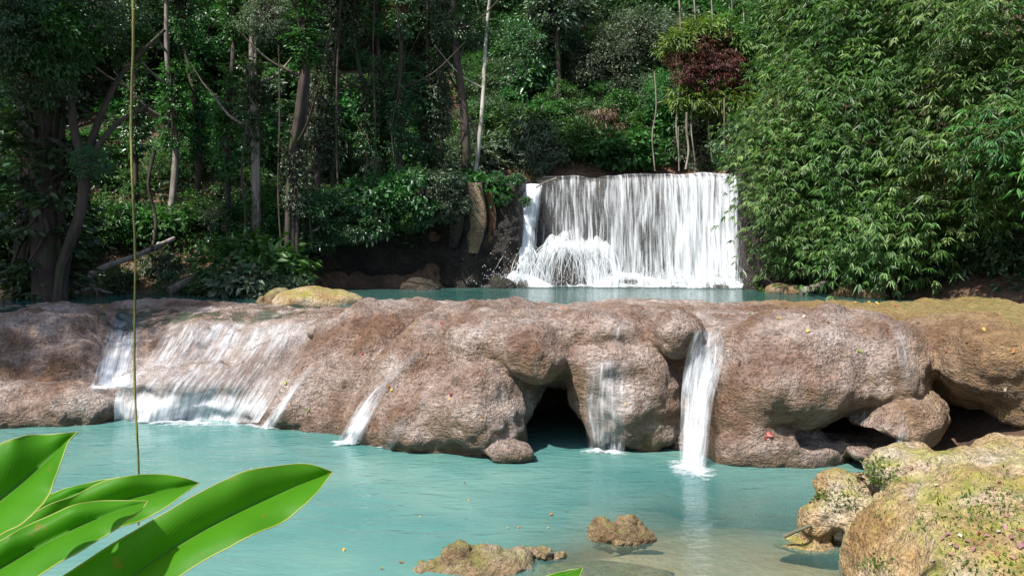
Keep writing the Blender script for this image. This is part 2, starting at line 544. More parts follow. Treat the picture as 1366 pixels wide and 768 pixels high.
def zg(X, Y):
    X = np.asarray(X, float)
    Y = np.asarray(Y, float)
    sh = np.exp(-(np.abs((X - 2.5) / 2.5) ** 3 + np.abs((Y - 7.2) / 4.0) ** 3)) * 0.99 + np.exp(-(((X - 0.7) / 1.2) ** 2 + ((Y - 7.7) / 0.8) ** 2)) * 0.5
    low = -1.15 + 1.0 * np.clip(sh, 0, 1.02)
    low = low + (1.35 - low) * sst(5.6, 3.4, Y)
    low = np.maximum(low, np.minimum(1.3, -1.0 + (X - 5.0) * 0.9))
    low = np.maximum(low, np.minimum(2.4, -1.0 + (-X - 11.5) * 0.7))
    low = low + 0.05 * fbm(X * 1.5, Y * 1.5, 0 * X, 3, 5)
    bed = low + (1.1 - low) * sst(15.5, 18.5, Y)
    bankL = 1.62 + (Y - 25.3) * 0.5 + np.maximum(0, Y - 30) * 0.35 - np.maximum(0, X + 7.2) * 1.6 + np.maximum(0, -X - 14) * 0.12
    bankL = np.maximum(bankL, np.minimum(1.2 + (-X - 13.0 + (Y - 18) * 0.0) * 0.5, 6 + 0 * X) * (Y > 15) - 5.0 * (Y <= 15))
    Xr = 9.4 + (29 - Y) * 0.22
    bankR = np.where(Y > 15, 1.6 + (X - Xr) * 0.5, -5)
    cy = cliffY(X)
    hill = cliffTop(np.clip(X, -9, 11)) - 0.25 + np.maximum(0, Y - 36.5) * 1.05
    plat = np.where(Y > cy + 0.5, 1.0 + (hill - 1.0) * sst(cy + 0.4, cy + 1.3, Y), -5)
    plat = plat - np.maximum(0, -X - 8.5) * 0.9
    z = np.maximum(np.maximum(bed, bankL), np.maximum(bankR, plat))
    dry = sst(1.6, 2.6, z)
    z = z + dry * (0.35 * fbm(X * 0.45, Y * 0.45, 0 * X, 4, 3))
    return np.minimum(z, 34 + 0.05 * z)


def axis(parts):
    a = []
    for lo, hi, st in parts:
        a.append(np.arange(lo, hi, st))
    a.append([parts[-1][1]])
    return np.concatenate(a)


gx = axis([(-160, -40, 10), (-40, -18, 1.2), (-18, 18, 0.3), (18, 40, 1.2), (40, 160, 10)])
gy = axis([(-60, -4, 4), (-4, 5, 0.5), (5, 12, 0.2), (12, 45, 0.35), (45, 70, 1.5), (70, 200, 10)])
GX, GY = np.meshgrid(gx, gy)
GZ = zg(GX, GY)
link("ground", mesh("ground", np.stack([GX, GY, GZ], -1).reshape(-1, 3), grid_faces(len(gy), len(gx))), M['ground'], kind="structure")


def on_ground(px, py, d0=20.0, d1=75.0):
    D = np.linspace(d0, d1, 700)
    p = np.stack([(px - CX) / F * D, D, EYE - (py - HY) / F * D], -1)
    below = np.nonzero(p[:, 2] < zg(p[:, 0], p[:, 1]))[0]
    k = below[0] if len(below) else -1
    return p[k]


# ------------------------------------------------------------------ travertine ledge (signed distance field -> surface)
def build_ledge():
    import openvdb
    h = 0.045
    lo, hi = np.array([-12.5, 9.9, -0.9]), np.array([11.5, 21.6, 2.35])
    n = np.ceil((hi - lo) / h).astype(int)
    ax = [lo[k] + h * np.arange(n[k]) for k in range(3)]
    X2, Y2 = np.meshgrid(ax[0], ax[1], indexing='ij')
    Xs = [-13, -8.8, -7, -5.7, -4.3, -3.0, -1.6, -0.5, 0.3, 0.6, 1.0, 2.2, 2.6, 3.4, 4.1, 5.0, 5.8, 6.3, 7.0, 9, 12]
    ft = [14.9, 14.6, 15.2, 14.7, 14.1, 13.3, 12.35, 12.0, 12.5, 13.5, 13.4, 13.2, 12.4, 11.7, 11.8, 12.2, 12.3, 12.3, 11.5, 11, 11]
    wd = [3.2, 3.6, 3.8, 4.0, 3.8, 3.2, 2.6, 2.3, 2.0, 1.6, 1.6, 1.6, 1.7, 1.9, 1.9, 1.9, 1.9, 1.8, 1.9, 2, 2]
    pw = [2.0, 2.0, 1.9, 2.0, 2.0, 2.0, 2.1, 2.2, 2.4, 2.6, 2.6, 2.6, 2.5, 2.4, 2.4, 2.4, 2.4, 2.4, 2.4, 2.4, 2.4]
    wob = 0.25 * fbm(X2[:, 0] * 0.9, 0 * X2[:, 0], 0 * X2[:, 0], 2, 11)[:, None]
    foot = np.interp(X2, Xs, ft) + wob
    W = np.interp(X2, Xs, wd)
    pp = np.interp(X2, Xs, pw)
    top = np.interp(X2, [-13, -9, -7.6, -6.8, -2.8, -2.0, 2, 3.0, 5.5, 7, 9, 12], [1.74, 1.74, 1.70, 1.71, 1.71, 1.74, 1.75, 1.74, 1.74, 1.74, 1.76, 1.85])
    s = np.clip((Y2 - foot) / W, -1, 1)
    hh = np.where(s > 0, (top + 0.7) * (1 - (1 - np.clip(s, 0, 1)) ** pp) ** (1 / pp) - 0.7, -0.7 + s * 3.0)
    hh = hh + 0.10 * fbm(X2 * 0.8, Y2 * 0.45, 0 * X2, 3, 21) * sst(-0.4, 0.6, hh)
    # flow lobes: long ridges that run from the crest down to the front
    def ridge(pts, r, amp):
        nonlocal hh
        P = curve(np.array(pts), 24)
        dd = np.full(X2.shape, 1e9)
        for a, b in zip(P[:-1], P[1:]):
            ab = b - a
            t = np.clip(((X2 - a[0]) * ab[0] + (Y2 - a[1]) * ab[1]) / (ab @ ab + 1e-9), 0, 1)
            dd = np.minimum(dd, (X2 - a[0] - t * ab[0]) ** 2 + (Y2 - a[1] - t * ab[1]) ** 2)
        hh = hh + amp * np.exp(-dd / (r * r))
    P2 = lambda px, py, D: at(px, py, D)[:2]
    ridge([P2(560, 420, 17), P2(470, 470, 15.4), P2(395, 560, 14.3)], 0.5, 0.28)
    ridge([P2(690, 420, 16), P2(590, 470, 14.2), P2(500, 560, 13.0)], 0.45, 0.3)
    ridge([P2(760, 415, 15.5), P2(680, 450, 13.6), P2(620, 540, 12.4)], 0.5, 0.2)
    ridge([P2(640, 425, 16), P2(520, 500, 14.2), P2(452, 585, 13.4)], 0.22, -0.32)
    ridge([P2(480, 412, 17.5), P2(430, 450, 16), P2(355, 560, 14.4)], 0.25, -0.2)
    ridge([P2(120, 420, 17.5), P2(110, 470, 16), P2(90, 520, 15)], 0.5, 0.15)
    ridge([P2(170, 420, 17.5), P2(150, 470, 16.4), P2(140, 510, 15.4)], 0.4, -0.25)
    ridge([P2(935, 415, 15), P2(935, 440, 13)], 0.25, -0.18)
    ridge([P2(1200, 415, 15), P2(1210, 450, 13)], 0.22, -0.16)
    gxx, gyy = np.gradient(hh, h)
    lip = np.sqrt(1 + np.minimum(gxx ** 2 + gyy ** 2, 40))
    back = np.clip((Y2 - 20.2) / 1.3, 0, 1) ** 2 * 0.9
    hh = hh - back
    d = ((ax[2][None, None, :] - hh[..., None]) / lip[..., None]).astype(np.float32)

    def local(c, ext):
        a = np.clip(((c - ext - lo) / h).astype(int), 0, n)
        b = np.clip(((c + ext - lo) / h).astype(int) + 2, 0, n)
        sl_ = tuple(slice(a[k], b[k]) for k in range(3))
        g = np.meshgrid(*[ax[k][a[k]:b[k]] for k in range(3)], indexing='ij')
        return sl_, g

    def blend(sl_, e, k, cut):
        A = d[sl_]
        if cut:
            A = -A
        t = np.clip(0.5 + 0.5 * (e - A) / k, 0, 1)
        r = e * (1 - t) + A * t - k * t * (1 - t)
        d[sl_] = -r if cut else r

    def ell(px, py, D, r, k=0.18, yaw=0.0, roll=0.0, cut=False, wob=0.1):
        c = at(px, py, D)
        r = np.array(r, float)
        sl_, (x, y, z) = local(c, np.full(3, r.max() + 0.35))
        if x.size == 0: return
        wx = wob * fbm(x * 1.7, y * 1.7, z * 1.7, 2, int(px) % 97)
        x, y, z = x - c[0], y - c[1], z - c[2]
        if yaw:
            x, y = x * math.cos(yaw) + y * math.sin(yaw), -x * math.sin(yaw) + y * math.cos(yaw)
        if roll:
            x, z = x * math.cos(roll) + z * math.sin(roll), -x * math.sin(roll) + z * math.cos(roll)
        k0 = np.sqrt((x / r[0]) ** 2 + (y / r[1]) ** 2 + (z / r[2]) ** 2)
        k1 = np.sqrt((x / r[0] ** 2) ** 2 + (y / r[1] ** 2) ** 2 + (z / r[2] ** 2) ** 2) + 1e-6
        blend(sl_, (k0 * (k0 - 1) / k1 + wx).astype(np.float32), k, cut)

    # lobes (photo pixel of the centre, distance, half sizes in metres)
    ell(632, 548, 12.75, (0.80, 0.95, 0.68), 0.16)
    ell(655, 560, 12.4, (0.52, 0.6, 0.52), 0.12)
    ell(560, 565, 13.1, (0.75, 0.9, 0.55), 0.2)
    ell(500, 560, 13.4, (0.5, 0.7, 0.5), 0.12)
    ell(400, 545, 14.5, (0.55, 0.7, 0.42), 0.12)
    ell(655, 450, 13.5, (0.75, 1.1, 0.42), 0.3)
    ell(712, 470, 12.75, (0.60, 0.9, 0.50), 0.2)
    ell(655, 522, 12.55, (0.50, 0.6, 0.40), 0.12)
    ell(835, 528, 12.7, (0.90, 0.66, 0.70), 0.08)
    ell(828, 484, 12.75, (0.88, 0.66, 0.40), 0.06)
    ell(862, 560, 12.65, (0.42, 0.4, 0.5), 0.12)
    ell(795, 556, 12.55, (0.28, 0.3, 0.48), 0.12)
    ell(845, 575, 12.5, (0.2, 0.25, 0.26), 0.12)
    ell(825, 556, 12.6, (0.5, 0.35, 0.45), 0.12)
    ell(800, 440, 13.5, (1.05, 1.15, 0.40), 0.12)
    ell(903, 444, 12.6, (0.43, 0.7, 0.36), 0.05)
    ell(1075, 478, 12.6, (1.35, 1.3, 0.78), 0.2)
    ell(1060, 515, 12.1, (1.12, 0.95, 0.52), 0.2)
    ell(1000, 535, 12.05, (0.5, 0.6, 0.72), 0.2)
    ell(1165, 480, 12.3, (0.80, 1.05, 0.72), 0.12)
    ell(1170, 510, 12.0, (0.62, 0.75, 0.42), 0.12)
    ell(1020, 597, 11.95, (0.85, 0.62, 0.42), 0.12)
    ell(1085, 610, 11.9, (0.5, 0.5, 0.30), 0.12)
    ell(1188, 572, 11.6, (0.82, 0.7, 0.36), 0.05, roll=0.45)
    ell(1245, 465, 12.3, (0.5, 0.9, 0.5), 0.08)
    ell(1310, 480, 11.8, (0.85, 1.2, 0.62), 0.08)
    ell(1375, 560, 11.2, (0.42, 0.7, 0.75), 0.15)
    ell(676, 601, 11.95, (0.36, 0.34, 0.14), 0.04)
    ell(40, 548, 14.9, (1.45, 1.0, 0.50), 0.15)
    ell(-80, 530, 15.0, (1.3, 1.2, 0.7), 0.2)
    ell(105, 545, 14.8, (0.7, 0.7, 0.42), 0.12)
    ell(30, 455, 16.6, (1.5, 1.0, 0.55), 0.25)
    ell(95, 480, 16.0, (0.6, 0.6, 0.45), 0.2)
    ell(455, 442, 15.6, (0.6, 0.55, 0.24), 0.10)
    ell(510, 436, 15.6, (0.55, 0.5, 0.22), 0.10)
    ell(640, 432, 15.4, (0.75, 0.6, 0.2), 0.10)
    ell(265, 510, 15.1, (1.5, 0.55, 0.26), 0.15)
    ell(250, 542, 15.0, (1.35, 0.5, 0.42), 0.2)
    ell(768, 480, 12.95, (0.45, 0.6, 0.34), 0.12)
    # hollows under the overhangs
    ell(742, 570, 13.6, (0.56, 2.2, 0.66), 0.10, cut=True, wob=0.06)
    ell(738, 532, 14.1, (0.52, 1.25, 0.34), 0.08, cut=True, wob=0.06)
    ell(850, 618, 12.9, (0.66, 1.3, 0.32), 0.08, cut=True, wob=0.08)
    ell(1128, 568, 12.3, (0.50, 1.6, 0.20), 0.10, cut=True, wob=0.06, roll=-0.15)
    ell(1095, 590, 11.4, (0.35, 0.5, 0.12), 0.08, cut=True)
    ell(1292, 575, 12.2, (0.42, 1.9, 0.38), 0.10, cut=True, wob=0.08)
    ell(285, 560, 14.4, (0.7, 0.2, 0.12), 0.10, cut=True)
    ell(930, 520, 11.8, (0.22, 0.35, 0.9), 0.12, cut=True)

    g = openvdb.FloatGrid(1.0)
    g.copyFromArray(d)
    pts, tri, quads = g.convertToPolygons(isovalue=0.0, adaptivity=0.0)
    v = pts.astype(float) * h + lo
    me = mesh("rock_ledge", v, [quads[:, ::-1].astype(int)] + ([tri[:, ::-1].astype(int)] if len(tri) else []))
    nr = np.empty(len(v) * 3, np.float32)
    me.vertices.foreach_get("normal", nr)
    nr = nr.reshape(-1, 3)
    if nr[np.argmax(v[:, 2]), 2] < 0:
        me.flip_normals()
        nr = -nr
    x, y, z = v.T
    amp = 0.045 * fbm(x * 2.4, y * 2.4, z * 2.4, 3, 31) + 0.034 * fbm(x * 7, y * 7, z * 6, 2, 41)
    v = v + nr * amp[:, None]
    me.vertices.foreach_set("co", v.astype(np.float32).ravel())
    me.update()
    return me


ledge_me = build_ledge()
link("rock_ledge", ledge_me, M['ledge'], kind="structure")
_lv = np.empty(len(ledge_me.vertices) * 3, np.float32)
ledge_me.vertices.foreach_get("co", _lv)
ledge_me.calc_loop_triangles()
_lt = np.empty(len(ledge_me.loop_triangles) * 3, np.int32)
ledge_me.loop_triangles.foreach_get("vertices", _lt)
LB = BVHTree.FromPolygons([tuple(p) for p in _lv.reshape(-1, 3).tolist()], [tuple(t) for t in _lt.reshape(-1, 3).tolist()], all_triangles=True)


def hit(px, py):
    o = Vector((0, 0, EYE))
    dr = Vector(((px - CX) / F, 1.0, -(py - HY) / F)).normalized()
    loc, nor, _, _ = LB.ray_cast(o, dr)
    if loc is None: return None, None
    return np.array(loc), np.array(nor if nor.z > -0.9 else -nor)


# ------------------------------------------------------------------ water surfaces
def sheet(name, xs, ys, z, murk, m):
    X, Y = np.meshgrid(xs, ys)
    me = mesh(name, np.stack([X, Y, 0 * X + z], -1).reshape(-1, 3), grid_faces(len(ys), len(xs)), attrs={"murk": murk(X, Y)})
    return link(name, me, m, kind="structure")


def lower_murk(X, Y):
    return 1 - np.exp(-np.clip(0 - zg(X, Y), 0, 3) * 1.7)


sheet("lower_pool_water", np.arange(-15, 9, 0.2), np.arange(3.6, 17, 0.2), 0.0, lower_murk, M['lower_water'])
UPZ = 1.70
wo = sheet("upper_pool_water", np.arange(-15.5, 12.5, 0.4), np.arange(17.2, 33, 0.4), UPZ,
      lambda X, Y: 1 - np.exp(-np.clip(UPZ - np.maximum(zg(X, Y), 0), 0, 3) * 3.0), M['upper_water'])
for v_ in wo.data.vertices:                           # over the crest the water is a film that follows the rock
    if v_.co.y < 20.0 and abs(v_.co.x) < 11.4:
        h_ = LB.ray_cast(Vector((v_.co.x, v_.co.y, 5)), Vector((0, 0, -1)))[0]
        if h_ is not None and h_.z < UPZ: v_.co.z = h_.z + 0.012
        if h_ is not None: wo.data.attributes["murk"].data[v_.index].value = 0.12
sheet("stream_water", np.arange(0.7, 8.4, 0.35), np.arange(31.6, 38, 0.4), 5.83, lambda X, Y: 0 * X + 0.6, M['upper_water'])

# ------------------------------------------------------------------ cliff behind the upper pool
cx_ = np.arange(-9.0, 11.01, 0.11)
rows = 56
CV = []
for r in range(rows + 8):
    t = min(r / rows, 1.0)
    top = cliffTop(cx_)
    z = 0.9 + (top - 0.9) * t
    under = 1.3 * sst(-1.6, -3.0, cx_) * np.sin(np.clip((1 - t) * 1.25, 0, 1) * math.pi * 0.5) * sst(-9, -6.5, cx_)
    y = cliffY(cx_) + under * 0.9
    jut = 0.45 * fbm(cx_ * 0.7, z * 0.8, 0 * cx_, 4, 51) + 0.14 * fbm(cx_ * 3, z * 2.0, 0 * cx_, 3, 57)
    jut = jut * np.where((cx_ > 0.7) & (cx_ < 8.2), 0.35, 1.0)
    y = y + jut
    if r > rows:
        k = r - rows
        y = y + 0.25 * k
        z = z + 0.05 * np.sin(k) + 0.12 * fbm(cx_ * 1.5, y * 1.5, 0 * cx_, 3, 61)
        z = np.where((cx_ > 0.6) & (cx_ < 8.1), np.minimum(z, 5.78), z)
    CV.append(np.stack([cx_, y, z], -1))
link("cliff", mesh("cliff", np.array(CV).reshape(-1, 3), grid_faces(rows + 8, len(cx_))), M['cliff'], kind="structure")


def rocky(name, c, r, m, seed, amp=0.25, res=3, flat=None, rot=0.0, fine=0.06, **props):
    """a rounded boulder with broken noise relief"""
    import bmesh
    bm = bmesh.new()
    bmesh.ops.create_icosphere(bm, subdivisions=res, radius=1.0)
    v = np.array([q.co[:] for q in bm.verts])
    f = np.array([[q.index for q in p.verts] for p in bm.faces])
    bm.free()
    n1 = fbm(v[:, 0] * 1.1 + seed, v[:, 1] * 1.1, v[:, 2] * 1.1, 3, seed)
    n2 = fbm(v[:, 0] * 4 + seed, v[:, 1] * 4, v[:, 2] * 4, 3, seed + 5)
    v = v * (1 + amp * n1 + fine * n2)[:, None]
    v = v * np.array(r)
    ca, sa = math.cos(rot), math.sin(rot)
    v = np.stack([v[:, 0] * ca - v[:, 1] * sa, v[:, 0] * sa + v[:, 1] * ca, v[:, 2]], -1)
    if flat is not None:
        v[:, 2] = np.minimum(v[:, 2], flat + 0.15 * (v[:, 2] - flat))
    return link(name, mesh(name, v, f), m, loc=c, **props)


def sdf_rock(name, prims, m, h=0.03, seed=3, amps=((1.2, 0.10), (4.0, 0.05), (13.0, 0.018)), **props):
    """rock from ellipsoids blended together; prims = (centre, radii, blend, cut)"""
    import openvdb
    cs = np.array([p[0] for p in prims if not p[3]])
    rs = np.array([p[1] for p in prims if not p[3]])
    lo = (cs - rs).min(0) - 0.3
    hi = (cs + rs).max(0) + 0.3
    n = np.ceil((hi - lo) / h).astype(int)
    x, y, z = np.meshgrid(*[lo[k] + h * np.arange(n[k]) for k in range(3)], indexing='ij')
    d = np.full(x.shape, 3.0, np.float32)
    for c, r, k, cut in prims:
        k0 = np.sqrt(((x - c[0]) / r[0]) ** 2 + ((y - c[1]) / r[1]) ** 2 + ((z - c[2]) / r[2]) ** 2)
        k1 = np.sqrt(((x - c[0]) / r[0] ** 2) ** 2 + ((y - c[1]) / r[1] ** 2) ** 2 + ((z - c[2]) / r[2] ** 2) ** 2) + 1e-6
        e = k0 * (k0 - 1) / k1
        A = -d if cut else d
        t = np.clip(0.5 + 0.5 * (e - A) / k, 0, 1)
        q = e * (1 - t) + A * t - k * t * (1 - t)
        d = (-q if cut else q).astype(np.float32)
    g = openvdb.FloatGrid(1.0)
    g.copyFromArray(d)
    pts, tri, quads = g.convertToPolygons(isovalue=0.0, adaptivity=0.0)
    v = pts.astype(float) * h + lo
    me = mesh(name, v, [quads[:, ::-1].astype(int)] + ([tri[:, ::-1].astype(int)] if len(tri) else []))
    nr = np.empty(len(v) * 3, np.float32)
    me.vertices.foreach_get("normal", nr)
    nr = nr.reshape(-1, 3)
    if nr[np.argmax(v[:, 2]), 2] < 0:
        me.flip_normals()
        nr = -nr
    a = 0
    for sc, am in amps:
        a = a + am * fbm(v[:, 0] * sc + seed, v[:, 1] * sc, v[:, 2] * sc * 1.2, 2, seed)
    v = v + nr * a[:, None]
    v0 = cs[0] * np.array([1, 1, 0])
    me.vertices.foreach_set("co", (v - v0).astype(np.float32).ravel())
    me.update()
    return link(name, me, m, loc=v0, **props)


# ------------------------------------------------------------------ rocks
sdf_rock("boulder", [((4.85, 7.3, 0.0), (1.75, 1.6, 1.17), 0.1, False), ((3.72, 7.35, -0.1), (0.68, 0.95, 0.78), 0.35, False),
                     ((4.3, 6.3, 0.0), (1.3, 1.0, 0.9), 0.3, False), ((6.0, 6.9, 0.1), (1.2, 1.5, 1.1), 0.3, False),
                     ((3.92, 8.1, 0.86), (0.46, 0.42, 0.26), 0.08, False), ((4.3, 7.75, 0.98), (0.42, 0.3, 0.2), 0.06, False), ((4.9, 7.9, 1.0), (0.6, 0.4, 0.24), 0.1, False),
                     ((3.46, 8.45, 0.40), (0.42, 0.38, 0.30), 0.1, False), ((3.38, 8.5, 0.64), (0.33, 0.27, 0.17), 0.04, False),
                     ((3.16, 8.5, 0.24), (0.26, 0.25, 0.22), 0.06, False), ((3.55, 8.1, 0.14), (0.2, 0.3, 0.15), 0.05, True), ((3.62, 8.2, 0.62), (0.07, 0.3, 0.25), 0.05, True),
                     ((3.1, 8.5, -0.02), (0.42, 0.25, 0.08), 0.06, False)],
         M['boulder'], 0.03, 3, label="big mossy ochre boulder on the near shore with a pale knob over the water", category="boulder")
ISL = [("islet_rock", [(829, 716, 8.62, (0.33, 0.22, 0.15)), (800, 707, 8.66, (0.12, 0.14, 0.12)), (838, 700, 8.62, (0.13, 0.13, 0.10)), (860, 715, 8.6, (0.10, 0.1, 0.09))],
        "lone lumpy tan rock standing in the shallow water"),
       ("islet_rock", [(640, 758, 7.85, (0.50, 0.24, 0.13)), (612, 742, 7.9, (0.16, 0.18, 0.13)), (660, 745, 7.9, (0.22, 0.18, 0.11)), (690, 745, 7.95, (0.12, 0.16, 0.09)), (575, 768, 7.8, (0.26, 0.22, 0.07))],
        "long low tan rock with green moss by the bottom of the pool"),
       ("islet_rock", [(724, 738, 8.05, (0.085, 0.08, 0.085))], "small round brown stone at the end of the long mossy rock"),
       ("islet_rock", [(746, 742, 8.1, (0.08, 0.06, 0.055))], "smallest grey pebble beside the round brown stone"),
       ("islet_rock", [(706, 738, 8.1, (0.07, 0.06, 0.06))], "pinkish stone wedged between long mossy rock and round stone")]
for k, (nm, pr, lab) in enumerate(ISL):
    sdf_rock(nm, [(at(a, b, D), r, 0.06, False) for a, b, D, r in pr], M['islet'], 0.016, 10 + k,
             ((5, 0.03), (14.0, 0.022), (34, 0.01)), label=lab, category="rock", group="stones in the shallows of the lower pool")
rocky("shoal_rock", at(740, 768, 8.0) * [1, 1, 0] + [0.25, -0.15, -0.12], (0.85, 0.45, 0.10), M['islet'], 91, 0.2, 4,
      label="flat brown shelf of rock just under the shallow water", category="rock")

q = at(418, 388, 20.6)
rocky("mossy_rock", (q[0], q[1], 1.72), (1.1, 0.7, 0.42), M['boulder'], 21, 0.25, 4, label="low mossy tan rock on the lip of the upper pool", category="rock")
q = at(372, 392, 20.8)
rocky("mossy_rock", (q[0], q[1], 1.70), (0.55, 0.5, 0.3), M['islet'], 23, 0.25, 4, label="smaller brown rock left of the mossy tan rock under the bush", category="rock")
for k, (px, py, D, r, lab) in enumerate([
        (1035, 384, 26, (0.45, 0.35, 0.28), "squat brown rock at right foot of the big waterfall"),
        (1062, 386, 25.5, (0.55, 0.4, 0.25), "rounded dark rock under the bamboo beside the log"),
        (1012, 378, 28.2, (0.5, 0.5, 0.5), "dark block at the right edge of the waterfall base"),
        (1130, 388, 24, (0.5, 0.4, 0.28), "brown rock on the bank right of the driftwood log"),
        (1165, 390, 23.4, (0.45, 0.4, 0.25), "flat brown rock under the low bamboo leaves"),
        (668, 375, 29.2, (0.45, 0.4, 0.45), "wet black rock splashed at left foot of the waterfall"),
        (560, 380, 28.0, (0.6, 0.4, 0.35), "dark rock at the waterline below the undercut cliff")]):
    p = at(px, py, D)
    rocky("bank_rock", (p[0], p[1], 1.72), r, M['cliff'] if k in (2, 5, 6) else M['islet'], 30 + k, 0.3, 3, label=lab, category="rock", group="rocks along the upper pool")
# travertine draperies on the cliff corner
for px, y0, y1, D, r, m, lab in [(633, 250, 338, 29.15, (0.36, 0.30), M['palecliff'], "pale tan stone drapery hanging on the cliff corner"),
                                 (652, 262, 336, 29.1, (0.17, 0.2), M['orangecliff'], "thin orange stone drapery nearest the waterfall"),
                                 (606, 262, 330, 28.9, (0.22, 0.25), M['cliff'], "dark stone drapery left of the pale one")]:
    b = MB()
    D = float(cliffY(at(px, y0, D)[0])) - 0.05
    zt, zb = at(px, y0, D)[2] + 0.15, at(px, y1, D)[2]
    n = 26
    zz = np.linspace(zt, zb, n)
    xx = at(px, y0, D)[0] + 0.12 * np.sin(zz * 1.9)
    th = np.arange(18) / 18 * 2 * np.pi
    V = []
    for k in range(n):
        t = k / (n - 1)
        rr = 1 + 0.25 * np.sin(th * 5 + px) * 0.6 + 0.2 * fbm(np.cos(th) * 1.5 + px, np.sin(th) * 1.5, 0 * th + zz[k] * 0.7, 2, 9)
        fade = (1 - 0.35 * max(0, t - 0.55) / 0.45)
        V.append(np.stack([xx[k] + r[0] * rr * fade * np.cos(th), D + r[1] * rr * fade * np.sin(th), 0 * th + zz[k]], -1))
    f = []
    for k in range(n - 1):
        for j in range(18):
            f.append([k * 18 + j, k * 18 + (j + 1) % 18, k * 18 + 18 + (j + 1) % 18, k * 18 + 18 + j])
    b.add(np.array(V).reshape(-1, 3), np.array(f)[:, ::-1])
    link("stone_drapery", b.mesh("stone_drapery"), m, label=lab, category="rock formation", group="stone draperies on the cliff")

# ------------------------------------------------------------------ falling water
M['drop'] = plain("spray_drops", (0.85, 0.88, 0.9), 0.25, 0.4)
def patch(name, V, uv, dens, m, parent):
    """V (rows, cols, 3)"""
    nr, nc = V.shape[:2]
    return link(name, mesh(name, V.reshape(-1, 3), grid_faces(nr, nc), attrs={"dens": dens.ravel()}, uv=uv.reshape(-1, 2)), m, parent)


def metres(V):
    du = np.cumsum(np.linalg.norm(np.diff(V, axis=1, prepend=V[:, :1]), axis=2), axis=1)
    dv = np.cumsum(np.linalg.norm(np.diff(V, axis=0, prepend=V[:1]), axis=2), axis=0)
    return np.stack([np.broadcast_to(du.mean(0)[None], du.shape), np.broadcast_to(dv.mean(1)[:, None], dv.shape)], -1)


fall = thing("waterfall", "broad white waterfall dropping over the dark cliff into the upper pool", "waterfall")
for layer in range(3):
    u = np.linspace(0, 1, 110)
    rows_ = [(0.5, 5.86), (0.25, 5.87), (0.06, 5.86), (-0.06, 5.82)] + [(-0.1 - 0.32 * (t ** 0.6), 5.8 - 4.1 * t) for t in np.linspace(0.015, 1, 36)]
    X = 0.95 + (8.25 - 0.95) * u
    V = np.zeros((len(rows_), len(u), 3))
    dn = np.zeros(V.shape[:2])
    base = np.interp(u, [0, 0.06, 0.3, 0.5, 0.58, 0.68, 0.8, 0.95, 1], [0.52, 0.54, 0.58, 0.62, 0.58, 0.7, 0.78, 0.74, 0.12])
    base = base + 0.09 * noise3(u * 14, 0 * u, 0 * u + layer, 71) + 0.06 * noise3(u * 40, 0 * u, 0 * u + layer, 72)
    lipz = 0.07 * fbm(X * 1.3, 0 * X, 0 * X, 2, 75)
    for k, (dy, z) in enumerate(rows_):
        t = max(0, (5.8 - z) / 4.1)
        fold = (0.10 * fbm(X * 1.6, 0 * X, 0 * X + layer * 3, 3, 77)) * min(1, 0.3 + t)
        V[k] = np.stack([X + 0.03 * noise3(X * 3, 0 * X, 0 * X + z, 79), cliffY(X) - 0.12 + dy * (1 + 0.3 * layer) - 0.10 * layer * (t > 0) + fold, z + lipz * (1 - min(1, t * 3)) + 0 * X], -1)
        dn[k] = base + 0.16 * max(0, t - 0.55) - 0.10 * layer + (-0.12 if t < 0.02 else 0)
    uv = metres(V) + layer * np.array([3.7, 11.3])
    patch("curtain", V, uv, np.clip(dn, 0.02, 1), M['fall'], fall)
# left chute
for layer in range(2):
    t = np.linspace(0, 1, 40)
    cxp = np.interp(t, [0, 0.25, 0.5, 0.8, 1], [711, 706, 698, 686, 672])
    wpx = np.interp(t, [0, 0.15, 0.45, 0.8, 1], [15, 14, 17, 28, 40])
    py = 246 + 136 * t
    D = np.interp(t, [0, 0.1, 0.5, 1], [32.0, 31.5, 30.9, 30.2]) - layer * 0.12
    c = np.linspace(-1, 1, 18)
    V = np.array([[at(cxp[k] + wpx[k] * a, py[k], D[k]) + [0, -0.25 * (1 - a * a), 0] for a in c] for k in range(40)])
    dn = np.clip(0.95 - 0.55 * np.abs(c)[None] ** 3 + 0 * t[:, None] - 0.1 * layer, 0, 1)
    patch("chute", V, metres(V) + layer * 5.1, dn, M['fall'], fall)
# water mounding over the rocks at the foot
def jets(name, starts, vel, n, r, parent, floor=UPZ):
    """separate strands of thrown water, each a thin ballistic arc"""
    b = MB()
    for k in range(n):
        p = np.array(starts[k % len(starts)], float) + rng.normal(size=3) * [0.12, 0.08, 0.06]
        v0 = np.array([rng.normal() * vel[0], -abs(rng.normal()) * vel[1] - 0.1, rng.normal() * vel[2] * 0.4 + vel[2] * 0.5])
        tt = (v0[2] + math.sqrt(v0[2] ** 2 + 2 * 9.8 * max(0.05, p[2] - floor))) / 9.8
        a0 = rng.random() * 0.5
        t = np.linspace(a0, min(1, a0 + 0.25 + 0.6 * rng.random()), 9)[:, None] * tt
        P = p + v0 * t + np.array([0, 0, -4.9]) * t * t
        b.tube(P, r * (0.3 + 0.9 * rng.random()) * np.sin(np.linspace(0.25, 2.9, 9)), 3, cap=False)
    return link(name, b.mesh(name), M['drop'], parent, kind="stuff")


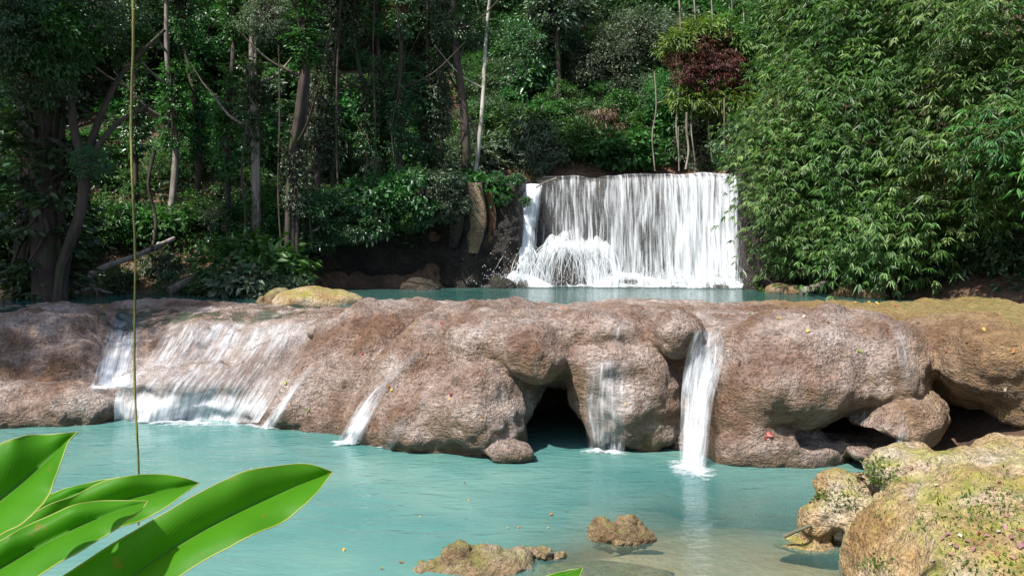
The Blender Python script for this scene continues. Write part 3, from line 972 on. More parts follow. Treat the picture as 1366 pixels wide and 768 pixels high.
for k, (px, D, rx, ry, h, dlo) in enumerate([(754, 30.8, 1.45, 1.0, 1.75, 0.30), (798, 30.9, 0.9, 0.7, 1.6, 0.42), (840, 30.0, 1.3, 0.8, 0.45, 0.5), (905, 29.7, 1.0, 0.6, 0.3, 0.6), (955, 29.2, 1.0, 0.6, 0.3, 0.6), (692, 29.9, 1.1, 0.7, 0.4, 0.5)]):
    c0 = at(px, 380, D)
    rocky("rock_under_foam", (c0[0], c0[1] + 0.1, UPZ - 0.1), (rx * 0.8, ry * 0.8, h * 0.86), M['cliff'], 61 + k, 0.2, 3).parent = fall
    for layer in range(3):
        v_, a_ = np.linspace(0, 1, 28), np.linspace(-1, 1, 60)
        s_ = 0.95 + 0.08 * layer
        A_, T_ = np.meshgrid(a_, v_)
        arch = np.sqrt(np.clip(1 - np.abs(A_) ** 2.3, 0, 1)) * (1 + 0.14 * fbm(A_ * 2.1 + k * 5, 0 * A_, 0 * A_ + layer, 3, 411))
        jag = 1 + 0.25 * fbm(A_ * 4 + k * 7, T_ * 0.7, 0 * A_ + layer * 3, 3, 401)
        V = np.stack([c0[0] + rx * s_ * A_ * (0.82 + 0.4 * T_ ** 1.3), c0[1] + 0.25 - ry * s_ * jag * T_ ** 0.6, UPZ + 0.02 + h * s_ * arch * (1 - T_ ** 1.9)], -1)
        uv = np.stack([A_ * rx * (1 + 0.15 * T_), T_ * h * 0.9], -1) + k * 3.3 + layer * 1.7
        mid = np.exp(-((A_ + 0.05) / 0.42) ** 2) * sst(0.25, 0.7, T_)
        dn = 0.86 - (0.86 - dlo) * mid - 0.10 * layer + 0.12 * fbm(V[..., 0] * 1.2, V[..., 1], V[..., 2] * 1.2 + k, 2, 421)
        dn = dn * sst(1.0, 0.8, np.abs(A_))
        patch("foam_mound", V, uv, np.clip(dn, 0, 1), M['fall'], fall)
q = [at(735 + 14 * a, 330 - 8 * math.sin(a), 30.4) for a in (0, 1, 2, 3)]
jets("spray_arcs", q, (1.0, 0.9, 1.2), 160, 0.011, fall)
jets("spray_arcs", [at(795, 325, 30.5), at(802, 345, 30.4)], (0.6, 0.8, 0.8), 90, 0.011, fall)
jets("spray_arcs", [at(704, 330, 30.4), at(696, 350, 30.2), at(690, 365, 30)], (0.9, 0.7, 0.6), 160, 0.011, fall)
jets("spray_arcs", [at(x, 372, float(cliffY(at(x, 372, 30)[0])) - 0.6) for x in range(820, 985, 9)], (0.5, 0.5, 2.2), 420, 0.011, fall)


def foam(name, pts, width, parent, z, seed=0, dmax=0.95, hgt=0.06, up=0.0):
    """bubbling foam lying on the water along a line of world points"""
    P = curve(np.array(pts), 60)
    T = unit(np.gradient(P, axis=0))
    Nn = np.stack([T[:, 1], -T[:, 0], 0 * T[:, 0]], -1)
    Nn = np.where(Nn[:, 1:2] > 0, -Nn, Nn)
    s_ = np.linspace(-0.35, 1, 22)
    V = P[:, None] + Nn[:, None] * (s_ * width)[None, :, None]
    e = np.clip(1 - np.abs(s_ - 0.05) / 0.95, 0, 1)[None] * np.sin(np.linspace(0.05, math.pi - 0.05, 60))[:, None] ** 0.4
    bump_ = np.abs(fbm(V[..., 0] * 4, V[..., 1] * 4, 0 * V[..., 0], 3, seed))
    V[..., 2] = z + 0.012 + hgt * bump_ * e ** 1.5
    return patch(name, V, V[..., :2] * 1.0, np.clip(dmax * e ** 0.9, 0, 1), M['foam'], parent)


foam("foam", [(-1.0, 30.0, 0), (1.0, 30.6, 0), (4, 29.9, 0), (8.3, 28.9, 0)], 1.7, fall, UPZ, 1, 0.95, 0.2)


def spray(name, c, spread, n, r, parent, up=0.5):
    """thrown drops: small four-sided beads of water"""
    p = np.array(c) + rng.normal(size=(n, 3)) * np.array(spread)
    p[:, 2] = c[2] + np.abs(rng.normal(size=n)) * up
    o = np.array([[1, 0, 0], [-0.5, 0.87, 0], [-0.5, -0.87, 0], [0, 0, 1.6], [0, 0, -1.2]])
    f = np.array([[0, 1, 3], [1, 2, 3], [2, 0, 3], [1, 0, 4], [2, 1, 4], [0, 2, 4]])
    v = p[:, None] + o[None] * (r * (0.4 + rng.random(n)))[:, None, None]
    ff = (np.arange(n)[:, None, None] * 5 + f[None]).reshape(-1, 3)
    return link(name, mesh(name, v.reshape(-1, 3), ff), M['drop'], parent, kind="stuff")


for px in (668, 690, 735, 765, 800, 850, 900, 950):
    q = at(px, 378, 29.6 if px > 700 else 29.4)
    spray("spray", (q[0], q[1], UPZ + 0.05), (0.55, 0.4, 0), 170, 0.014, fall, 0.4)


def cascade(label, Lp, Rp, dens, cols=22, rows=46, off=0.03, free=None, base=None, group="small cascades over the travertine ledge", layers=2, edge=0.5, basew=0.5, grow=0.0, name="cascade"):
    """thin water running over the ledge: left and right edges given where they lie on the rock; where the rock falls away the water drops"""
    o = thing(name, label, "cascade", group=group)
    A, B = curve(np.array(Lp, float), rows), curve(np.array(Rp, float), rows)
    c = np.linspace(0, 1, cols)
    V0 = np.zeros((rows, cols, 3))
    for j in range(cols):
        last = None
        for i in range(rows):
            px, py = A[i] * (1 - c[j]) + B[i] * c[j]
            if free is not None:
                D = np.interp(i / (rows - 1), *free)
                p, nr = hit(px, py)
                if p is not None and p[1] < D + off: D = p[1] - off
                last = D if last is None else min(D, last)
                V0[i, j] = at(px, py, last)
                continue
            p, nr = hit(px, py)
            D = p[1] if p is not None else (last if last else 13.0)
            if last is not None and D > last + 0.14: D = last - 0.004
            last = D
            V0[i, j] = at(px, py, D - off)
    # bottom row sits at the water
    t = np.linspace(0, 1, rows)
    for l in range(layers):
        V = V0.copy()
        V[..., 1] -= 0.02 * l + 0.02 * np.abs(noise3(V[..., 0] * 6, V[..., 2] * 3, 0 * V[..., 0] + l, 83))
        V[..., 2] = np.maximum(V[..., 2], -0.02)
        e = 1 - edge * np.abs(2 * c - 1)[None] ** 2.5
        dn = np.interp(t, np.linspace(0, 1, len(dens)), dens)[:, None] * e + 0.14 * noise3(c[None] * cols * 0.35 + 0 * t[:, None], t[:, None] * 4 + 0 * c[None], 0 * t[:, None] + l + len(label), 85)
        dn = dn * np.clip(t[:, None] / 0.06, 0, 1)
        patch("water_sheet", V, metres(V) + l * 4.3 + len(label), np.clip(dn - 0.08 * l, 0, 1), M['cascade'], o)
    if base == 'rock':
        b0, b1 = V0[-6, 0], V0[-6, -1]
        foam('foam', [b0 + [-0.2, 0, 0], (b0 + b1) / 2, b1 + [0.2, 0, 0]], 0.4, o, float(V0[-6, :, 2].mean()), len(label), 0.85, 0.1)
    if base is None:
        b0, b1 = V0[-1, 0], V0[-1, -1]
        mid = (b0 + b1) / 2
        foam("foam", [b0 + [-0.15, 0, 0], mid, b1 + [0.15, 0, 0]], basew, o, 0.0, len(label), 0.9, 0.07)
    return o


cascade("short white cascade at the far left over a dark step", [(150, 420), (136, 465), (124, 508), (120, 518)], [(196, 418), (186, 460), (178, 505), (176, 520)], [0.5, 0.75, 0.85, 0.95, 0.95, 0.5], base='rock')
cascade("wide thin cascade fanning over the left slope of the ledge", [(232, 422), (196, 480), (158, 520), (152, 562)], [(425, 424), (405, 470), (372, 520), (345, 563)],
        [0.56, 0.66, 0.58, 0.54, 0.68, 0.95, 0.9], cols=64, rows=60, edge=0.2, basew=0.55)
cascade("narrow white thread of water right of the wide fan", [(408, 488), (385, 520), (348, 568)], [(424, 486), (397, 522), (366, 570)], [0.4, 0.62, 0.85], cols=10, basew=0.3)
cascade("small cascade down the groove of the middle lobe", [(560, 462), (505, 510), (478, 540), (448, 592)], [(580, 462), (528, 503), (505, 540), (480, 592)], [0.35, 0.5, 0.75, 0.85], cols=12, basew=0.3)
cascade("faint trickle on the nose of the middle lobe", [(528, 560), (518, 585), (508, 605)], [(545, 555), (532, 585), (518, 605)], [0.3, 0.5, 0.55], cols=8, basew=0.15)
cascade("dripping veil of thin threads beside the dark cave", [(783, 478), (778, 540), (786, 612)], [(842, 474), (838, 540), (832, 612)], [0.5, 0.6, 0.62, 0.64, 0.64], cols=26, basew=0.35)
cascade("bright white plume falling straight off the ledge lip", [(928, 436), (914, 480), (908, 540), (906, 628)], [(962, 436), (964, 480), (950, 540), (941, 628)], [0.55, 0.70, 0.78, 0.82, 0.9], cols=26, rows=60,
        free=([0, 0.2, 1], [12.55, 12.1, 11.35]), basew=1.3, layers=3)
cascade("see-through film of water in the notch near the mossy lobe", [(1180, 425), (1196, 470), (1200, 520)], [(1200, 425), (1218, 470), (1222, 520)], [0.35, 0.5, 0.45, 0.4], cols=12, base=False, layers=1)
cascade("small trickle down the tilted boulder", [(1196, 545), (1196, 570), (1194, 600)], [(1212, 545), (1212, 570), (1210, 598)], [0.3, 0.5, 0.5], cols=8, base=False, layers=1)
cascade("wet film over the smooth lip above the dripping veil", [(812, 420), (806, 445), (812, 470)], [(840, 420), (832, 445), (838, 470)], [0.28, 0.42, 0.35], cols=12, base=False, layers=1)
for px, py, D in ((925, 627, 11.3), (905, 626, 11.3), (948, 627, 11.3)):
    q = at(px, py, D)

# ------------------------------------------------------------------ forest
ELL = lambda n: unit(rng.normal(size=(n, 3)))


def crown_leaves(rad, ncl, per, L, Wr, seed, cl=0.34, droop=0.35, shell=0.55, flatn=0.6, tone=(0.0, 1.0), longd=0.3):
    """leaf clumps spread through an ellipsoid; gaps are left between the clumps"""
    global rng
    keep, rng = rng, np.random.default_rng(seed)
    rad = np.array(rad, float)
    c = ELL(ncl) * (shell + (1 - shell) * rng.random((ncl, 1)) ** 0.6)
    c *= (1 + 0.28 * fbm(c[:, 0] * 1.4 + seed, c[:, 1] * 1.4, c[:, 2] * 1.4, 2, seed))[:, None]
    cen = c * rad
    cr = cl * rad.min() * (0.5 + rng.random(ncl))
    k = np.repeat(np.arange(ncl), per)
    off = rng.normal(size=(len(k), 3)) * 0.5
    off[:, 2] *= 0.6
    p = cen[k] + off * cr[k][:, None]
    d = unit(off + 0.7 * c[k] + rng.normal(size=off.shape) * 0.5 + np.array([0, 0, -droop]))
    nrm = unit(np.array([0, 0, 1.0]) * flatn + rng.normal(size=off.shape) * 0.45 + 0.3 * c[k])
    Ls = L * (0.6 + 0.8 * rng.random(len(k)))
    tn = np.clip(tone[0] + (tone[1] - tone[0]) * (0.55 * rng.random(len(k)) + 0.45 * rng.random(ncl)[k]), 0, 1)
    v, f, t = leaves(p, d, nrm, Ls, Ls * Wr, droop=0.2, tone=tn)
    b = MB()
    b.add(v, f, t)
    # twigs from the centre to each clump
    for i in range(0, ncl, 2):
        q0, q1 = cen[i] * 0.15, cen[i]
        b2 = [q0, (q0 + q1) / 2 + rng.normal(size=3) * 0.08, q1]
        TW.append((b2, 0.012 * rad.max() ** 0.7))
    rng = keep
    return b


TW = []


def crown_pair(name, *a, **k):
    TW.clear()
    lm = crown_leaves(*a, **k).mesh(name)
    b = MB()
    for pts, r in TW:
        b.tube(pts, [r * 1.6, r, r * 0.5], 4, cap=False)
    return lm, b.mesh("branches")


PROTO = {
    'round': [crown_pair("crown", (1.0, 1.0, 0.8), 70, 52, 0.135, 0.42, 100 + i) for i in range(3)],
    'large': [crown_pair("crown", (1.0, 1.0, 0.8), 52, 30, 0.23, 0.48, 110 + i, cl=0.42, droop=0.5) for i in range(2)],
    'fine': [crown_pair("crown", (1.0, 1.0, 0.9), 90, 60, 0.085, 0.45, 120 + i, cl=0.26) for i in range(2)],
    'long': [crown_pair("crown", (1.0, 1.0, 0.7), 50, 26, 0.36, 0.2, 130 + i, cl=0.4, droop=0.7) for i in range(2)],
    'canopy': [crown_pair('crown', (1.0, 1.0, 0.8), 150, 64, 0.066, 0.45, 160 + i, cl=0.24, shell=0.45) for i in range(3)],
    'column': [crown_pair("climber", (0.5, 0.5, 3.2), 110, 26, 0.17, 0.45, 140 + i, cl=0.5, droop=0.8, shell=0.75) for i in range(3)],
    'drape': [crown_pair("crown", (1.1, 0.8, 1.6), 60, 34, 0.24, 0.16, 150 + i, cl=0.35, droop=1.6, shell=0.5, flatn=0.1) for i in range(2)],
}
INST = {}


def crown_obj(kind, var, m, parent, loc, sc, rot, nm="crown"):
    """one crown (leaves and twigs), sharing mesh data with crowns of the same kind and leaf"""
    if kind in ('round', 'large', 'fine') and not hasattr(sc, '__len__') and sc > 1.25: kind = 'canopy'
    key = (kind, var % len(PROTO[kind]), m)
    if key not in INST:
        a, b = PROTO[kind][key[1]]
        a, b = a.copy(), b.copy()
        a.materials.append(M[m])
        b.materials.append(M['bark_dark'])
        INST[key] = (a, b)
    a, b = INST[key]
    o = link(nm, a, None, parent, loc)
    o.scale = sc if hasattr(sc, '__len__') else (sc,) * 3
    o.rotation_euler = (0, 0, rot)
    t = link("twigs", b, None, o, kind="stuff")
    return o


LAND = [("the pale slender trunk", 640, 90), ("the thick vine-hung trunk", 390, 180), ("the huge dark trunk", 65, 230), ("the forked dark tree", 115, 230),
        ("the waterfall lip", 850, 232), ("the stone draperies", 640, 255), ("the fallen log", 170, 350), ("the red hanging leaves", 940, 90),
        ("the tan drooping dry palm", 795, 170), ("the bamboo thicket", 1020, 180), ("the hanging vine over the fall", 873, 170)]
USED = {}


def where(px, py):
    n, x, y = min(LAND, key=lambda l: abs(l[1] - px) + 1.3 * abs(l[2] - py))
    dx, dy = px - x, py - y
    h = "" if abs(dx) < 22 else ("left of" if dx < 0 else "right of")
    v = "" if abs(dy) < 22 else ("above" if dy < 0 else "below")
    far = "just " if abs(dx) + abs(dy) < 70 else ("well " if abs(dx) + abs(dy) > 170 else "")
    if v and h: return f"{far}{v} and {h} {n}"
    return f"{far}{v or h or 'at'} {n}"


ADJ = ["loose", "dense", "ragged", "rounded", "straggly", "thick", "spreading", "sparse", "bushy", "airy", "tangled", "narrow"]


def uniq(fmt, px, py):
    """a label nobody else has: look first, then what it stands beside"""
    base = fmt.format(where(px, py))
    k = USED.get(base, 0)
    USED[base] = k + 1
    return base if k == 0 else f"{ADJ[(k - 1) % len(ADJ)]} {base}"


LOOK = {'leaf_deep': "dark green", 'leaf_mid': "fresh green", 'leaf_yellow': "yellow green", 'leaf_grey': "silvery green", 'leaf_dry': "dry tan", 'leaf_red': "dry red"}
SHP = {'round': "leafy", 'large': "big-leaved", 'fine': "small-leaved", 'long': "strap-leaved", 'drape': "drooping"}


def bush(px, py, r, kind, m, D=None, label=None):
    p = on_ground(px, py + r * 10) if D is None else at(px, py, D)
    if D is not None: p[2] = float(zg(p[0], p[1]))
    o = thing("bush", label or uniq(LOOK[m] + " " + SHP[kind] + " bush {}", px, py), "bush", p - [0, 0, 0.1], "bushes of the forest floor")
    b = MB()
    for k in range(4):
        a = random.uniform(0, 6.28)
        b.tube(curve([(0, 0, -0.1), (0.15 * r * math.cos(a), 0.15 * r * math.sin(a), 0.45 * r), (0.5 * r * math.cos(a), 0.5 * r * math.sin(a), r)], 6), [0.035, 0.03, 0.025, 0.02, 0.015, 0.01], 5)
    link("stem", b.mesh("stem"), M['bark_dark'], o)
    crown_obj(kind, random.randrange(9), m, o, (0, 0, r * 0.75), (r * random.uniform(0.9, 1.3), r, r * random.uniform(0.8, 1.2)), random.uniform(0, 6.28))
    return o


def tree(name, label, base, top, r0, m, crowns, bend=0.4, limbs=4, group=None, climbers=(), strands=0, r1=None):
    """base/top world points; crowns = (offset from top, kind, leaf, scale)"""
    o = thing(name, label, "tree", base, group)
    h = np.array(top) - np.array(base)
    mid = [h * 0.33 + rng.normal(size=3) * bend * [1, 1, 0.1], h * 0.68 + rng.normal(size=3) * bend * [1, 1, 0.1]]
    P = curve([(0, 0, -0.5), (0, 0, 0), mid[0], mid[1], h], 22)
    t = np.linspace(0, 1, 22)
    rad = r0 * (1.0 - 0.62 * t + 0.5 * np.exp(-t * 16))
    b = MB()
    b.tube(P, rad, 11, lump=0.16)
    for k in range(strands):
        a = rng.random() * 6.28
        q = P + np.stack([np.cos(a + t * 2.2), np.sin(a + t * 2.2), 0 * t], -1) * (rad * 1.05)[:, None]
        b.tube(q, 0.05 + 0.05 * rng.random(), 5, cap=False)
    link("trunk", b.mesh("trunk"), m, o)
    for k in range(limbs):
        i = int(22 * (0.55 + 0.42 * k / max(1, limbs)))
        a = rng.random() * 6.28
        ln = np.linalg.norm(h) * 0.22
        b = MB()
        q = P[i]
        b.tube(curve([q, q + [math.cos(a) * ln * 0.5, math.sin(a) * ln * 0.5, ln * 0.25], q + [math.cos(a) * ln, math.sin(a) * ln, ln * 0.75]], 9), np.linspace(rad[i] * 0.55, rad[i] * 0.12, 9), 6)
        link("limb", b.mesh("limb"), m, o)
    for off, kind, lm, sc in crowns:
        crown_obj(kind, random.randrange(9), lm, o, h + np.array(off), sc, random.uniform(0, 6.28))
    for hh, lm, sc in climbers:
        i = min(21, int(hh * 22))
        crown_obj('column', random.randrange(9), lm, o, P[i], sc, random.uniform(0, 6.28), "climber")
    return o


def treepx(label, px, py, D, pxt, pyt, r0, m, crowns, name="forest_tree", **k):
    b = at(px, py, D)
    b[2] = float(zg(b[0], b[1]))
    t = at(pxt, pyt, D)
    return tree(name, label, b, t, r0, m, crowns, group="trees of the forest", **k)


# near trees of the left bank
treepx("huge dark buttressed trunk at the far left bank", 65, 395, 22, 90, -330, 0.5, M['bark_dark'], [((-2.5, 0, 0), 'round', 'leaf_deep', 2.2)], strands=6, limbs=5,
       climbers=((0.45, 'leaf_deep', (2.0, 2.0, 1.0)),))
treepx("second dark trunk close beside the huge buttressed one", 28, 395, 23, 20, -300, 0.3, M['bark_dark'], [((0, 0, 0), 'round', 'leaf_deep', 1.6)], strands=3)
o = treepx("forked dark tree with limbs spreading left and right", 82, 392, 21.5, 112, 215, 0.24, M['bark_dark'], [], limbs=0, bend=0.15, strands=3)
for pts, r in (([(112, 225), (120, 195), (145, 130), (172, 88), (220, 40)], 0.12), ([(112, 222), (85, 195), (62, 183), (38, 182)], 0.10), ([(114, 222), (135, 190), (160, 162), (200, 140)], 0.10), ([(110, 215), (96, 150), (100, 60), (108, -40)], 0.13)):
    b = MB()
    P = curve([at(x, y, 21.5 + 0.3 * k) - np.array(o.location) for k, (x, y) in enumerate(pts)], 16)
    b.tube(P, np.linspace(r, r * 0.4, 16), 7, lump=0.15)
    link("limb", b.mesh("limb"), M['bark_dark'], o)
for px, py, D, sc, lm, kd in ((15, 20, 20, 1.5, 'leaf_deep', 'large'), (110, -5, 21, 1.3, 'leaf_deep', 'round'), (40, 90, 21, 1.1, 'leaf_deep', 'fine'), (155, 50, 23.5, 0.9, 'leaf_mid', 'round'),
                              (120, 215, 21.2, 0.5, 'leaf_deep', 'fine'), (70, 50, 20.5, 1.1, 'leaf_mid', 'round')):
    crown_obj(kd, random.randrange(9), lm, o, at(px, py, D) - np.array(o.location), sc, random.uniform(0, 6))
treepx("thick dark trunk wrapped in hanging vines", 390, 372, 26.2, 388, -60, 0.2, M['bark_dark'], [((0, 0, 2.5), 'round', 'leaf_deep', 1.2), ((1.2, 0, 0.2), 'fine', 'leaf_grey', 1.1)], strands=9, bend=0.25, limbs=3,
       climbers=((0.15, 'leaf_deep', (0.8, 0.8, 0.4)), (0.5, 'leaf_grey', (0.6, 0.6, 0.5)), (0.8, 'leaf_mid', (0.9, 0.9, 0.4))))
treepx("leafy-wrapped trunk left of the thick vine-hung one", 342, 350, 26.8, 344, -80, 0.20, M['bark_grey'], [((0, 0, 2), 'round', 'leaf_mid', 1.0), ((0.5, -0.5, -2.6), 'fine', 'leaf_grey', 0.9)], bend=0.12, strands=2,
       climbers=((0.3, 'leaf_mid', (0.9, 0.9, 0.7)), (0.6, 'leaf_deep', (0.8, 0.8, 0.6))))
treepx("slim grey trunk rising behind the forked tree", 224, 330, 29, 222, -40, 0.16, M['bark_grey'], [((0, 0, 1), 'round', 'leaf_deep', 1.2)], climbers=((0.6, 'leaf_mid', (0.8, 0.8, 0.5)),), bend=0.25)
treepx("pale slender trunk leaning right above the cliff", 631, 245, 31.5, 660, -60, 0.12, M['bark_pale'], [((0, 0, 2.5), 'round', 'leaf_deep', 1.6)], bend=0.12, limbs=2)
treepx("thin grey trunk left of the pale slender one", 632, 245, 31.9, 618, 60, 0.09, M['bark_grey'], [((0, 0, 0.6), 'fine', 'leaf_deep', 1.1)], bend=0.12, limbs=2)
treepx("mossy dark trunk at the root of the pale slender tree", 622, 248, 31.2, 606, -50, 0.24, M['bark_dark'], [((0, 0, 2.5), 'round', 'leaf_deep', 1.6)], bend=0.15, climbers=((0.25, 'leaf_deep', (0.8, 0.8, 0.35)),), limbs=2)
treepx("dark straight trunk midway along the forest wall", 570, 250, 32, 570, -60, 0.17, M['bark_dark'], [((0, 0, 2.5), 'round', 'leaf_deep', 1.6)], bend=0.1, climbers=((0.5, 'leaf_deep', (0.9, 0.9, 0.7)),), limbs=2)
for px, D, lab, lm in ((425, 29.0, "leaning vine-draped tree right of the thick trunk", 'leaf_grey'), (452, 30, "pale leafy column of creepers under the canopy", 'leaf_grey'), (484, 29.5, "dark creeper-covered tree above the undercut cliff", 'leaf_deep'),
                       (512, 31, "narrow creeper-clad tree with bright leaf tips", 'leaf_mid'), (540, 29.8, "creeper-covered tree behind the cliff edge shrubs", 'leaf_deep'), (590, 31.5, "creeper-clad tree beside the mossy dark trunk", 'leaf_grey'),
                       (305, 28.5, "slim tree with leaves down to its foot on the bank", 'leaf_mid'), (262, 30, "slim creeper-clad tree behind the fallen log", 'leaf_mid'), (180, 30, "thin tree swathed in dark leaves behind the forked tree", 'leaf_deep')):
    treepx(lab, px, 300, D, px + random.randint(-12, 12), -110, 0.13, M['bark_dark'], [((0, 0, 0.5), 'fine', lm, 0.9)], bend=0.3, limbs=2,
           climbers=((0.22, lm, (1.0, 1.0, 0.55)), (0.5, lm, (0.8, 0.8, 0.6)), (0.8, lm, (0.8, 0.8, 0.6))))
# trees on the slope behind the fall
for px, py, D, pyt, r, kind, lm, sc, lab in (
        (722, 150, 42, 60, 0.16, 'round', 'leaf_deep', 2.2, "deep green round tree in the dark gully right of the pale trunk"),
        (760, 120, 45, 20, 0.16, 'round', 'leaf_deep', 2.6, "tall dark tree high in the gully behind the fall"),
        (800, 150, 41, 90, 0.14, 'fine', 'leaf_grey', 1.9, "silvery fine-leaved tree over the dry palm"),
        (850, 140, 42, 50, 0.15, 'fine', 'leaf_grey', 2.2, "tall silvery tree behind the vine over the fall"),
        (700, 60, 48, -20, 0.2, 'large', 'leaf_deep', 2.6, "big-leaved dark tree high on the slope"),
        (745, 20, 40, -10, 0.2, 'large', 'leaf_grey', 1.4, "glossy bright spray of leaves at the top of the gully"),
        (905, 170, 38, 120, 0.14, 'large', 'leaf_mid', 1.5, "fresh green big-leaved tree under the red hanging leaves"),
        (945, 150, 37, 60, 0.16, 'large', 'leaf_yellow', 1.7, "yellow green tree carrying the red hanging leaves"),
        (985, 160, 35, 60, 0.16, 'round', 'leaf_mid', 1.8, "fresh green tree between red leaves and the bamboo"),
        (880, 60, 46, -10, 0.2, 'round', 'leaf_mid', 2.4, "fresh round tree at the top above the fall"),
        (820, 30, 48, -40, 0.2, 'round', 'leaf_deep', 2.6, "dark round tree at the top above the silvery trees"),
        (1060, 100, 31, 20, 0.18, 'large', 'leaf_mid', 2.0, "bright big-leaved tree above the bamboo thicket"),
        (1110, 80, 30, 5, 0.18, 'large', 'leaf_mid', 2.1, "second bright big-leaved tree above the bamboo"),
        (1000, 60, 36, -20, 0.18, 'large', 'leaf_mid', 2.0, "bright tree above the left edge of the bamboo"),
        (1180, 60, 30, -30, 0.18, 'round', 'leaf_mid', 2.2, "round green tree rising behind the middle of the bamboo"),
        (650, 60, 46, -20, 0.2, 'round', 'leaf_deep', 2.5, "dark tree behind the crown of the pale slender trunk"),
        (560, 60, 44, -20, 0.2, 'round', 'leaf_deep', 2.5, "dark tree filling the slope behind the straight trunk"),
        (470, 40, 40, -20, 0.2, 'fine', 'leaf_dry', 2.0, "dry brownish fine-twigged tree at the top of the slope"),
        (430, 50, 38, -20, 0.2, 'fine', 'leaf_grey', 2.2, "pale fine-leaved tree beside the dry brownish one"),
        (300, 60, 38, -20, 0.2, 'round', 'leaf_mid', 2.2, "green round tree high between the slim trunks"),
        (250, 90, 37, 20, 0.2, 'round', 'leaf_deep', 2.2, "dark round tree high behind the slim grey trunk"),
        (165, 70, 36, -10, 0.2, 'round', 'leaf_mid', 2.2, "green round tree seen behind the forked limbs"),
        (90, 60, 34, -20, 0.2, 'round', 'leaf_deep', 2.4, "dark round tree behind the huge trunk")):
    extra = [((rng.normal() * sc * 0.6, rng.normal() * 0.4, -sc * (0.5 + 0.5 * rng.random())), kind, lm, sc * 0.7) for _ in range(2)]
    treepx(lab, px, py + 40, D, px, pyt, r, M['bark_dark'], [((0, 0, 0), kind, lm, sc)] + extra, bend=0.25, limbs=3)
# red hanging dead leaves and the tan drooping palm
q = at(935, 110, 34)
q[2] = float(zg(q[0], q[1]))
o = thing("hanging_creeper", "curtain of dry red leaves hanging from a yellow green creeper", "creeper", q)
for px, py, s_ in ((910, 85, 0.55), (925, 100, 0.5), (950, 90, 0.65), (968, 88, 0.6), (985, 95, 0.55), (940, 60, 0.5), (975, 60, 0.5)):
    crown_obj('drape', random.randrange(9), 'leaf_red', o, at(px, py, 33.6) - q, (s_, s_, s_ * 0.9), random.uniform(0, 6), "dry_leaves")
for px, py in ((905, 60), (930, 45), (960, 40), (985, 60), (920, 130), (955, 135), (985, 140)):
    crown_obj('long', random.randrange(9), 'leaf_yellow', o, at(px, py, 34) - q, 0.8, random.uniform(0, 6), "leafy_spray")
b = MB()
for px in (905, 925, 948, 975, 990, 1000):
    P = curve([at(px, -20, 34) - q, at(px + 4, 80, 33.8) - q, at(px - 3, 160, 33.8) - q, at(px + 2, 215, 34) - q], 14)
    b.tube(P, 0.035, 5)
link("stem", b.mesh("stem"), M['drywood'], o)
bush(797, 182, 1.1, 'drape', 'leaf_dry', D=None, label="tan drooping dry palm on the slope above the fall")

# bushes: on the slope behind the fall, over the cliff edge and along the left bank
random.seed(3)
kinds = [('round', 'leaf_mid'), ('round', 'leaf_mid'), ('fine', 'leaf_mid'), ('large', 'leaf_deep'), ('large', 'leaf_mid'), ('fine', 'leaf_grey'), ('long', 'leaf_deep'), ('fine', 'leaf_deep'), ('large', 'leaf_grey')]
for gy_ in range(0, 236, 30):
    for gx_ in range(640, 1010, 38):
        px, py = gx_ + random.uniform(-16, 16), gy_ + random.uniform(-12, 12)
        if py > 215: py = 215
        kd, lm = random.choice(kinds if px > 860 or random.random() < 0.35 else kinds[:1] + kinds[2:3] + kinds[5:7])
        bush(px, py, random.uniform(0.8, 1.35), kd, lm)
for gy_ in range(20, 330, 36):
    for gx_ in range(100, 640, 44):
        px, py = gx_ + random.uniform(-18, 18), gy_ + random.uniform(-14, 14)
        if py > 285 and px > 400: continue
        if 190 < py and px < 300 and random.random() < 0.45: continue
        kd, lm = random.choice(kinds)
        bush(px, py, random.uniform(0.6, 1.15), kd, lm)
